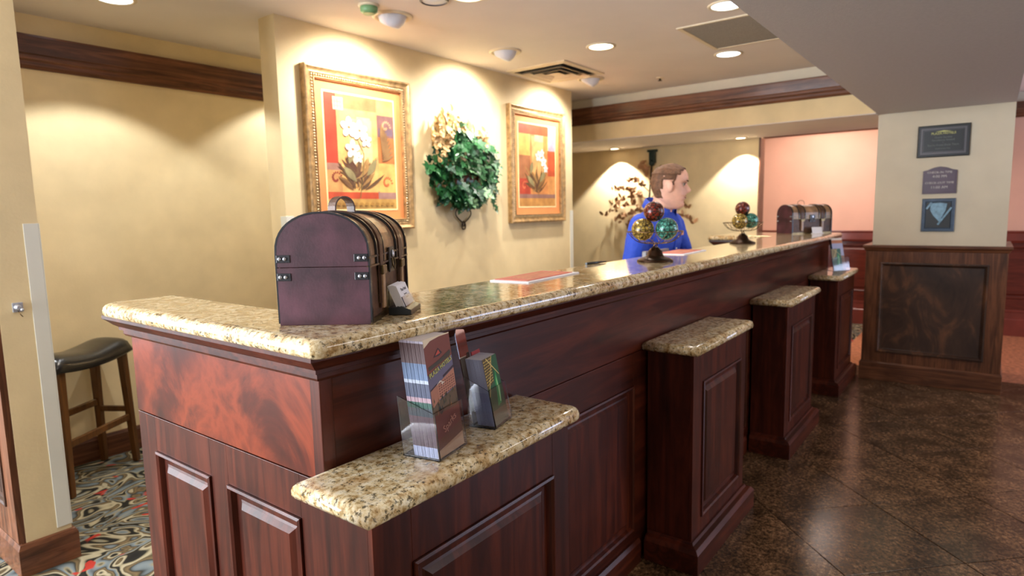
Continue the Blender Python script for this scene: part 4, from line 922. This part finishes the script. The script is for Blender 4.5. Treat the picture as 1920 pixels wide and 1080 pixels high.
for z, s, tx in ((1.372, .017, 'Hilltop'), (1.345, .015, 'Award'), (1.318, .012, 'Winner'), (1.224, .013, 'Front Office')): text(tx, s, 'letter_pale' if z < 1.3 else 'letter_dark', dpm(p3, .318, z, .0185 if z > 1.3 else .010), p3)

# ------------------------------------------------------------------ ceiling fittings
def eyeball(x, y, tx, tz, label, power):
    t_ = thing('eyeball_spotlight', label, 'ceiling light', (x, y, ZC))
    m = MB(); m.lathe([(.112, 0), (.112, -.004), (.104, -.010), (.090, -.010), (.084, -.002)], 32, cap=False); m.build('trim_ring', 'bezel_cream', t_, world=False)
    d = Vector((tx-x, 3.152-y, tz-ZC)).normalized(); rot = d.to_track_quat('Z', 'Y').to_matrix().to_4x4()
    m = MB(); m.T = Matrix.Translation((0, 0, .012)) @ rot
    m.lathe([(.02, -.078), (.055, -.062), (.076, -.030), (.080, 0), (.074, .030), (.060, .055), (.052, .062), (.046, .050)], 28, cap=False); m.build('eyeball', 'white_metal', t_, world=False)
    m = MB(); m.T = Matrix.Translation((0, 0, .012)) @ rot; m.lathe([(.047, .046), (.001, .047)], 24); m.build('bulb', 'lamp_glow', t_, world=False)
    p = Vector((x, y, ZC+.012)) + d*.075
    spot('eyeball_lamp', p, p+d, power, 136, .8, WARM2, .045)
def downlight(x, y, label, power, glow='lamp_glow', ang=120, r=.082, col=WARM, z=ZC, lamp=True):
    t_ = thing('recessed_downlight', label, 'ceiling light', (x, y, z))
    m = MB(); m.lathe([(r+.018, 0), (r+.018, -.004), (r+.008, -.008), (r, -.007), (r-.003, -.002)], 32, cap=False); m.build('trim_ring', 'bezel_cream', t_, world=False)
    m = MB(); m.lathe([(r-.004, -.004), (.001, -.0035)], 28, cap=False); m.build('lens', glow, t_, world=False)
    if lamp: spot('downlight_lamp', (x, y, z-.012), (x, y, 0), power, ang, .25, col, .02)
eyeball(2.51, 2.71, 2.55, 1.75, 'white eyeball spotlight over the left picture', 40)
eyeball(3.54, 2.716, 3.55, 1.75, 'white eyeball spotlight over the ivy planter', 40)
eyeball(4.73, 2.735, 4.62, 1.75, 'white eyeball spotlight over the right picture, beside the air vent', 40)
downlight(3.863, 2.152, 'bright round downlight between the vent and the counter', 22)
downlight(4.665, 1.564, 'round downlight just beyond the grey return grille', 12, 'lamp_glow_cool')
downlight(3.564, 1.211, 'round downlight half hidden by the bulkhead edge', 12, 'lamp_glow_cool')
downlight(2.53, 2.17, 'round downlight cut by the top of the view, above the planter', 20)
downlight(1.415, 3.52, 'round downlight at the top left over the bar stool', 30, 'lamp_glow_cool', 112, col=(.92, .96, 1))
downlight(2.75, 3.72, 'downlight hidden behind the picture wall over the alcove', 26, 'lamp_glow_cool', 112, col=(.92, .96, 1))
downlight(6.44, 3.42, 'small downlight in the soffit over the branch sculpture', 55, ang=100, r=.05, col=WARM2, z=ZB-.006)
downlight(6.44, 2.02, 'small downlight in the soffit near the dark edge trim', 40, ang=96, r=.05, col=WARM2, z=ZB-.006)
sp = thing('ceiling_sprinkler', 'small sprinkler disc on the ceiling beyond the lights', 'sprinkler', (5.10, 2.28, ZC))
m = MB(); m.lathe([(.035, 0), (.035, -.003), (.028, -.007), (.012, -.009)], 20); m.build('plate', 'bezel_cream', sp, world=False)
m = MB(); m.lathe([(.010, -.009), (.010, -.022), (.018, -.024), (.018, -.027)], 14); m.build('head', 'brass_old', sp, world=False)
sn = thing('ceiling_detector', 'small greenish ceiling detector at the top edge left of the spotlights', 'detector', (2.30, 2.66, ZC))
m = MB(); m.lathe([(.055, 0), (.055, -.008), (.046, -.012)], 20); m.build('base', 'bezel_cream', sn, world=False)
m = MB(); m.lathe([(.046, -.012), (.044, -.035), (.030, -.046)], 20); m.build('dome', 'leaf_pale', sn, world=False)
sk = thing('ceiling_speaker', 'small dark-rimmed round ceiling disc cut by the top of the view', 'speaker', (2.47, 2.35, ZC))
m = MB(); m.lathe([(.075, 0), (.075, -.006), (.066, -.010), (.064, -.004)], 28, cap=False); m.build('rim', 'plaque_grey', sk, world=False)
m = MB(); m.lathe([(.064, -.004), (.001, -.010)], 28, cap=False); m.build('cover', 'white_metal', sk, world=False)
# air vent: nested square louvres
vt = thing('air_vent', 'square ceiling air vent with nested louvres near the picture wall', 'vent', (4.315, 2.81, ZC))
m = MB(); m.box((-.255, -.235, -.0015), (.255, .235, -.0005)); m.build('shade_plate', 'vent_shade', vt, world=False)  # flat dark plate, shade inside the vent put into its colour
for k in range(4):
    o_ = .30-.072*k; i_ = o_-(.045 if k == 0 else .050); f = .90; zo, zi = (-.004, -.012) if k == 0 else (-.030+.001*k, -.006)
    m = MB()
    def sq(a, z): return [(-a, -a*f, z), (a, -a*f, z), (a, a*f, z), (-a, a*f, z)]
    if k == 0: m.rings([sq(o_, 0), sq(o_, -.008), sq(i_+.01, -.016), sq(i_, -.012), sq(i_, -.001)], cap=False, smooth=False)
    else: m.rings([sq(o_, -.030), sq(o_-.012, -.028), sq(i_, -.008), sq(i_, -.005), sq(o_-.012, -.024), sq(o_, -.027)], cap=False, smooth=False)
    m.build('louvre', 'bezel_cream', vt, world=False)
m = MB(); m.box((-.05, -.045, -.020), (.05, .045, -.017)); m.build('centre_plate', 'bezel_cream', vt, world=False)
gr = thing('return_grille', 'large square grey perforated return grille on the ceiling', 'grille', (4.13, 1.27, ZC))
m = MB()
for a, b_ in (((-.335, -.325), (.335, -.295)), ((-.335, .295), (.335, .325)), ((-.335, -.295), (-.315, .295)), ((.315, -.295), (.335, .295))): m.box((a[0], a[1], -.008), (b_[0], b_[1], 0))
m.build('frame', 'bezel_cream', gr, world=False, bevel=.002)
m = MB(); m.box((-.315, -.295, -.005), (.315, .295, -.001)); m.build('perforated_panel', 'perforated_grey', gr, world=False)
# ------------------------------------------------------------------ the receptionist
man = thing('person', 'man in a long-sleeved royal blue shirt standing behind the counter, facing right', 'person', (3.455, 1.600, 0), R_(-94))
def interp(t, tab):
    for (a, x), (b_, y) in zip(tab, tab[1:]):
        if a <= t <= b_: k = (t-a)/(b_-a); k = k*k*(3-2*k) if False else k; return x+(y-x)*k
    return tab[0][1] if t < tab[0][0] else tab[-1][1]
FR = [(-.122, .030), (-.116, .060), (-.105, .076), (-.092, .080), (-.078, .072), (-.066, .080), (-.058, .080), (-.053, .074), (-.046, .083), (-.036, .080), (-.026, .077), (0, .076), (.018, .076), (.030, .087), (.045, .089), (.070, .084), (.090, .070), (.106, .046), (.118, .015), (.122, 0)]
BK = [(-.122, -.02), (-.105, -.030), (-.09, -.048), (-.06, -.078), (-.02, -.098), (.02, -.106), (.06, -.100), (.09, -.078), (.108, -.048), (.119, -.015), (.122, -.001)]
WD = [(-.122, .018), (-.112, .034), (-.095, .048), (-.075, .058), (-.045, .066), (-.02, .070), (.02, .075), (.06, .075), (.09, .060), (.108, .038), (.119, .014), (.122, .002)]
def head_pt(z, a, off=0.0):
    f, b_, w = interp(z, FR), interp(z, BK), interp(z, WD); c = (f+b_)/2; rx = (f-b_)/2; ca, sa = cos(a), sin(a)
    e = 2/2.3; x = c+(rx+off)*math.copysign(abs(ca)**e, ca); y = (w+off)*math.copysign(abs(sa)**e, sa)
    if ca > 0:
        nb = interp(z, [(-.040, 0), (-.034, .014), (-.026, .031), (-.018, .036), (-.008, .030), (.005, .019), (.020, .008), (.03, 0)]) if -.04 < z < .03 else 0
        wd_ = .010+.006*max(0, min(1, (-z)/.03))
        x += nb*math.exp(-(y/wd_)**2)
        for s in (-1, 1): x -= .014*math.exp(-((y-s*.034)/.017)**2-((z-.012)/.011)**2)
    return (x, y, z)
hm = Matrix.Translation((.130, 0, 1.525)) @ Matrix.Rotation(R_(32), 4, 'Z') @ Matrix.Rotation(R_(4), 4, 'Y') @ Matrix.Scale(1.06, 4)
NA, NZ = 56, 64
zs = [-.122+.244*k/NZ for k in range(NZ+1)]
def blend_remesh(o, vox, sm=6):
    r = o.modifiers.new('remesh', 'REMESH'); r.mode = 'VOXEL'; r.voxel_size = vox; r.use_smooth_shade = True
    if sm: s = o.modifiers.new('smooth', 'SMOOTH'); s.factor = .5; s.iterations = sm
def limb(m, pts, rad, n=14):
    m.tube(pts, rad, n)
    for p, r in zip(pts, rad): m.ball(p, r*.99, n, 8)
m = MB(); m.T = hm; m.rings([[head_pt(z, 2*pi*i/NA) for i in range(NA)] for z in zs])
for s in (-1, 1):   # ears
    m.T = hm @ Matrix.Translation((-.012, s*.076, -.004)) @ Matrix.Rotation(R_(-12), 4, 'Y') @ Matrix.Rotation(s*R_(18), 4, 'Z'); m.ball((0, 0, 0), (.018, .007, .032), 14, 10); m.ball((.002, s*.004, .004), (.019, .005, .026), 14, 10)
m.T = Matrix()
limb(m, [(.040, 0, 1.27), (.058, 0, 1.35), (.080, .0, 1.42), (.098, .0, 1.48)], [.075, .066, .061, .060], 18)
# torso, hips, legs
def tors(m, off=0.0, z0=.86, z1=1.36):
    rows_ = [(.82, .0, .105, .155), (.92, -.005, .110, .165), (1.0, -.005, .112, .158), (1.10, .010, .120, .165), (1.20, .028, .128, .185), (1.28, .036, .122, .200), (1.33, .042, .104, .190), (1.365, .050, .080, .130), (1.385, .055, .062, .080)]
    m.rings([[(cx+(rx+off)*cos(2*pi*i/28), (ry+off)*math.copysign(abs(sin(2*pi*i/28))**.85, sin(2*pi*i/28)), z) for i in range(28)] for z, cx, rx, ry in rows_ if z0-.05 <= z <= z1+.03])
tors(m, -.008)
armR = [(.045, -.185, 1.305), (.020, -.245, 1.06), (.12, -.17, .955)]; armL = [(.050, .190, 1.305), (.070, .300, 1.10), (.16, .22, .955)]
for A in (armR, armL): limb(m, [A[0], ((A[0][0]+A[1][0])/2, (A[0][1]+A[1][1])/2, (A[0][2]+A[1][2])/2), A[1]], [.052, .046, .038]); limb(m, [A[1], A[2]], [.038, .027])
for s in (-1, 1): limb(m, [(0, s*.085, .88), (.005, s*.10, .50), (-.01, s*.11, .09)], [.085, .058, .040])
# hands resting on the shelf: palm, five unequal bent fingers, thumb from the side
for A, s in ((armR, -1), (armL, 1)):
    w = Vector(A[2]); d = (Vector(A[2])-Vector(A[1])); d.z = 0; d.normalize(); sd = Vector((-d.y, d.x, 0))*(-s)   # towards the body's midline
    k = w + d*.055 + Vector((0, 0, -.012))
    m.tube([w, w+d*.03+Vector((0,0,-.006)), k, k+d*.028], [.024, .026, .028, .020], 12)
    for q_, (of, L_) in enumerate(((-.027, .062), (-.009, .074), (.009, .080), (.026, .072))):
        b_ = k + d*.025 + sd*of; m.tube([b_-d*.02, b_+d*L_*.45+Vector((0, 0, .004)), b_+d*L_*.8+Vector((0, 0, -.008)), b_+d*L_+Vector((0, 0, -.020))], [.0088, .0085, .0078, .0062], 8)
    b_ = w + d*.03 + sd*.020; m.tube([b_, b_+d*.025+sd*.022+Vector((0,0,-.006)), b_+d*.055+sd*.028+Vector((0,0,-.014))], [.011, .0095, .0075], 8)
for s in (-1, 1): m.rings([[(.05+rx*cos(2*pi*i/16), s*.11+ry*sin(2*pi*i/16), z) for i in range(16)] for z, rx, ry in ((.005, .12, .042), (.03, .125, .045), (.06, .09, .042), (.09, .05, .036))])
body = m.build('body', 'skin', man, world=False); blend_remesh(body, .0045, 3)
# eyes, brows, lips
for s in (-1, 1):
    m = MB(); m.T = hm; m.ball((.0600, s*.033, .012), .0112, 14, 10); ey = m.build('eye', 'eye_white_shaded', man, world=False)
    m = MB(); m.T = hm; m.ball((.0675, s*.0360, .012), (.0050, .0082, .0070), 10, 6); m.build('iris', 'iris_dark', ey, world=False)
    m = MB(); m.T = hm; m.tube([(.0890-.020*max(0, y-.014)/.03, s*y, .030+.004*sin((y-.014)*60)) for y in (.014, .022, .034, .048)], [.0030, .0045, .0045, .0022], 6); m.build('eyebrow', 'hair_brown', man, world=False)
    m = MB(); m.T = hm; m.tube([(.0775-.006*((y-.032)/.012)**2, s*y, .0205-.003*((y-.032)/.012)**2) for y in (.020, .026, .032, .038, .044)], .0022, 6); m.build('eyelid', 'hair_brown', man, world=False)
for z, r_ in ((-.0475, .0036), (-.0585, .0042)):
    m = MB(); m.T = hm; m.tube([(.0825-.012*(y/.022)**2, y, z+.002*(abs(y)/.022)) for y in (-.024, -.014, -.006, 0, .006, .014, .024)], [.001, r_, r_, r_*.9, r_, r_, .001], 6); m.build('lip', 'lip', man, world=False)
# short receding hair
m = MB(); m.T = hm; off = .0025; ids = {}
def hairy(z, a):
    ca = cos(a)
    if ca > .72: return z > .094
    if ca > .45: return z > .082
    if ca > .22: return z > .058
    if ca > .10: return z > .000
    if ca > -.30: return z > .030
    if ca > -.5: return z > -.02
    return z > -.070
for k, z in enumerate(zs):
    for i in range(NA): ids[k, i] = m.V(head_pt(z, 2*pi*i/NA, off + (.006 if z > .06 else 0)))
for k in range(NZ):
    for i in range(NA):
        if hairy(zs[k], 2*pi*(i+.5)/NA): m.F([ids[k, i], ids[k, (i+1) % NA], ids[k+1, (i+1) % NA], ids[k+1, i]], None, True)
o = m.build('hair', 'hair_brown', man, world=False); tx2 = bpy.data.textures.new('hair_tufts', 'CLOUDS'); tx2.noise_scale = .018; so = o.modifiers.new('thick', 'SOLIDIFY'); so.thickness = .005; so.offset = -1; dh = o.modifiers.new('tufts', 'DISPLACE'); dh.texture = tx2; dh.strength = .009
# shirt with collar, placket, cuffs; trousers; shoes
m = MB(); tors(m, .012, .90, 1.36)
for A, dz in ((armR, -1), (armL, 1)):
    mid = ((A[0][0]+A[1][0])/2, (A[0][1]+A[1][1])/2+dz*.004, (A[0][2]+A[1][2])/2)
    limb(m, [(.05, dz*.11, 1.325), A[0]], [.062, .068]); limb(m, [A[0], mid, A[1]], [.068, .066, .058]); e = Vector(A[1]).lerp(Vector(A[2]), .9); limb(m, [A[1], tuple(Vector(A[1]).lerp(e, .5)), tuple(e)], [.058, .050, .036])
sh = m.build('shirt', 'shirt_blue', man, world=False); blend_remesh(sh, .006, 5)
tx_ = bpy.data.textures.new('cloth_folds', 'CLOUDS'); tx_.noise_scale = .09; tx_.noise_depth = 2
dm = sh.modifiers.new('folds', 'DISPLACE'); dm.texture = tx_; dm.strength = .016; dm.mid_level = .5
for s in (-1, 1):
    m = MB(); m.rings([[(.055+.080*cos(a)*k1+zz*.3, s*.076*sin(a)*k1*1.05, 1.345+zz+.075*(1-cos(a))*.5) for a in [.42+(pi-.42)*i/14 for i in range(15)]] for k1, zz in ((1.06, .0), (1.0, .045), (1.10, .042), (1.22, .0))], cap=False, close=False); o = m.build('collar', 'shirt_blue', man, world=False); so = o.modifiers.new('thick', 'SOLIDIFY'); so.thickness = .003
m = MB(); pp = [(1.26, .174), (1.20, .170), (1.10, .144), (1.0, .121), (.93, .119)]
m.rings([[(x-.004, -.016, z), (x+.006, -.014, z), (x+.006, .014, z), (x-.004, .016, z)] for z, x in pp], smooth=False); pk = m.build('placket', 'shirt_blue', man, world=False)
for z in (1.24, 1.17, 1.10, 1.03): m = MB(); x = interp(z, sorted((a, b_) for a, b_ in pp)); m.ball((x+.008, 0, z), (.003, .006, .006), 10, 6); m.build('button', 'white_metal', pk, world=False)
m = MB(); m.rings([[(x, -w_, z), (x+.006, 0, z), (x, w_, z), (x-.02, 0, z)] for x, w_, z in ((.174, .003, 1.268), (.166, .014, 1.300), (.142, .022, 1.340), (.112, .026, 1.372))], smooth=True); m.build('throat', 'skin', man, world=False)
m = MB(); m.box((.150, .062, 1.243), (.166, .098, 1.263)); m.build('badge', 'badge', man, world=False, bevel=.002)
m = MB(); m.rings([[(cx+rx*cos(2*pi*i/24), ry*sin(2*pi*i/24), z) for i in range(24)] for z, cx, rx, ry in ((.80, 0, .118, .166), (.90, 0, .124, .176), (.96, 0, .120, .170))])
for s in (-1, 1): limb(m, [(0, s*.085, .84), (.005, s*.10, .50), (-.01, s*.11, .10)], [.098, .075, .062])
tr = m.build('trousers', 'trouser_black', man, world=False); blend_remesh(tr, .009, 3)
for s in (-1, 1):
    m = MB(); m.rings([[(.05+rx*cos(2*pi*i/18), s*.11+ry*sin(2*pi*i/18), z) for i in range(18)] for z, rx, ry in ((0, .135, .050), (.02, .138, .053), (.05, .125, .052), (.085, .075, .048), (.11, .058, .046))]); m.build('shoe', 'leather_black', man, world=False)
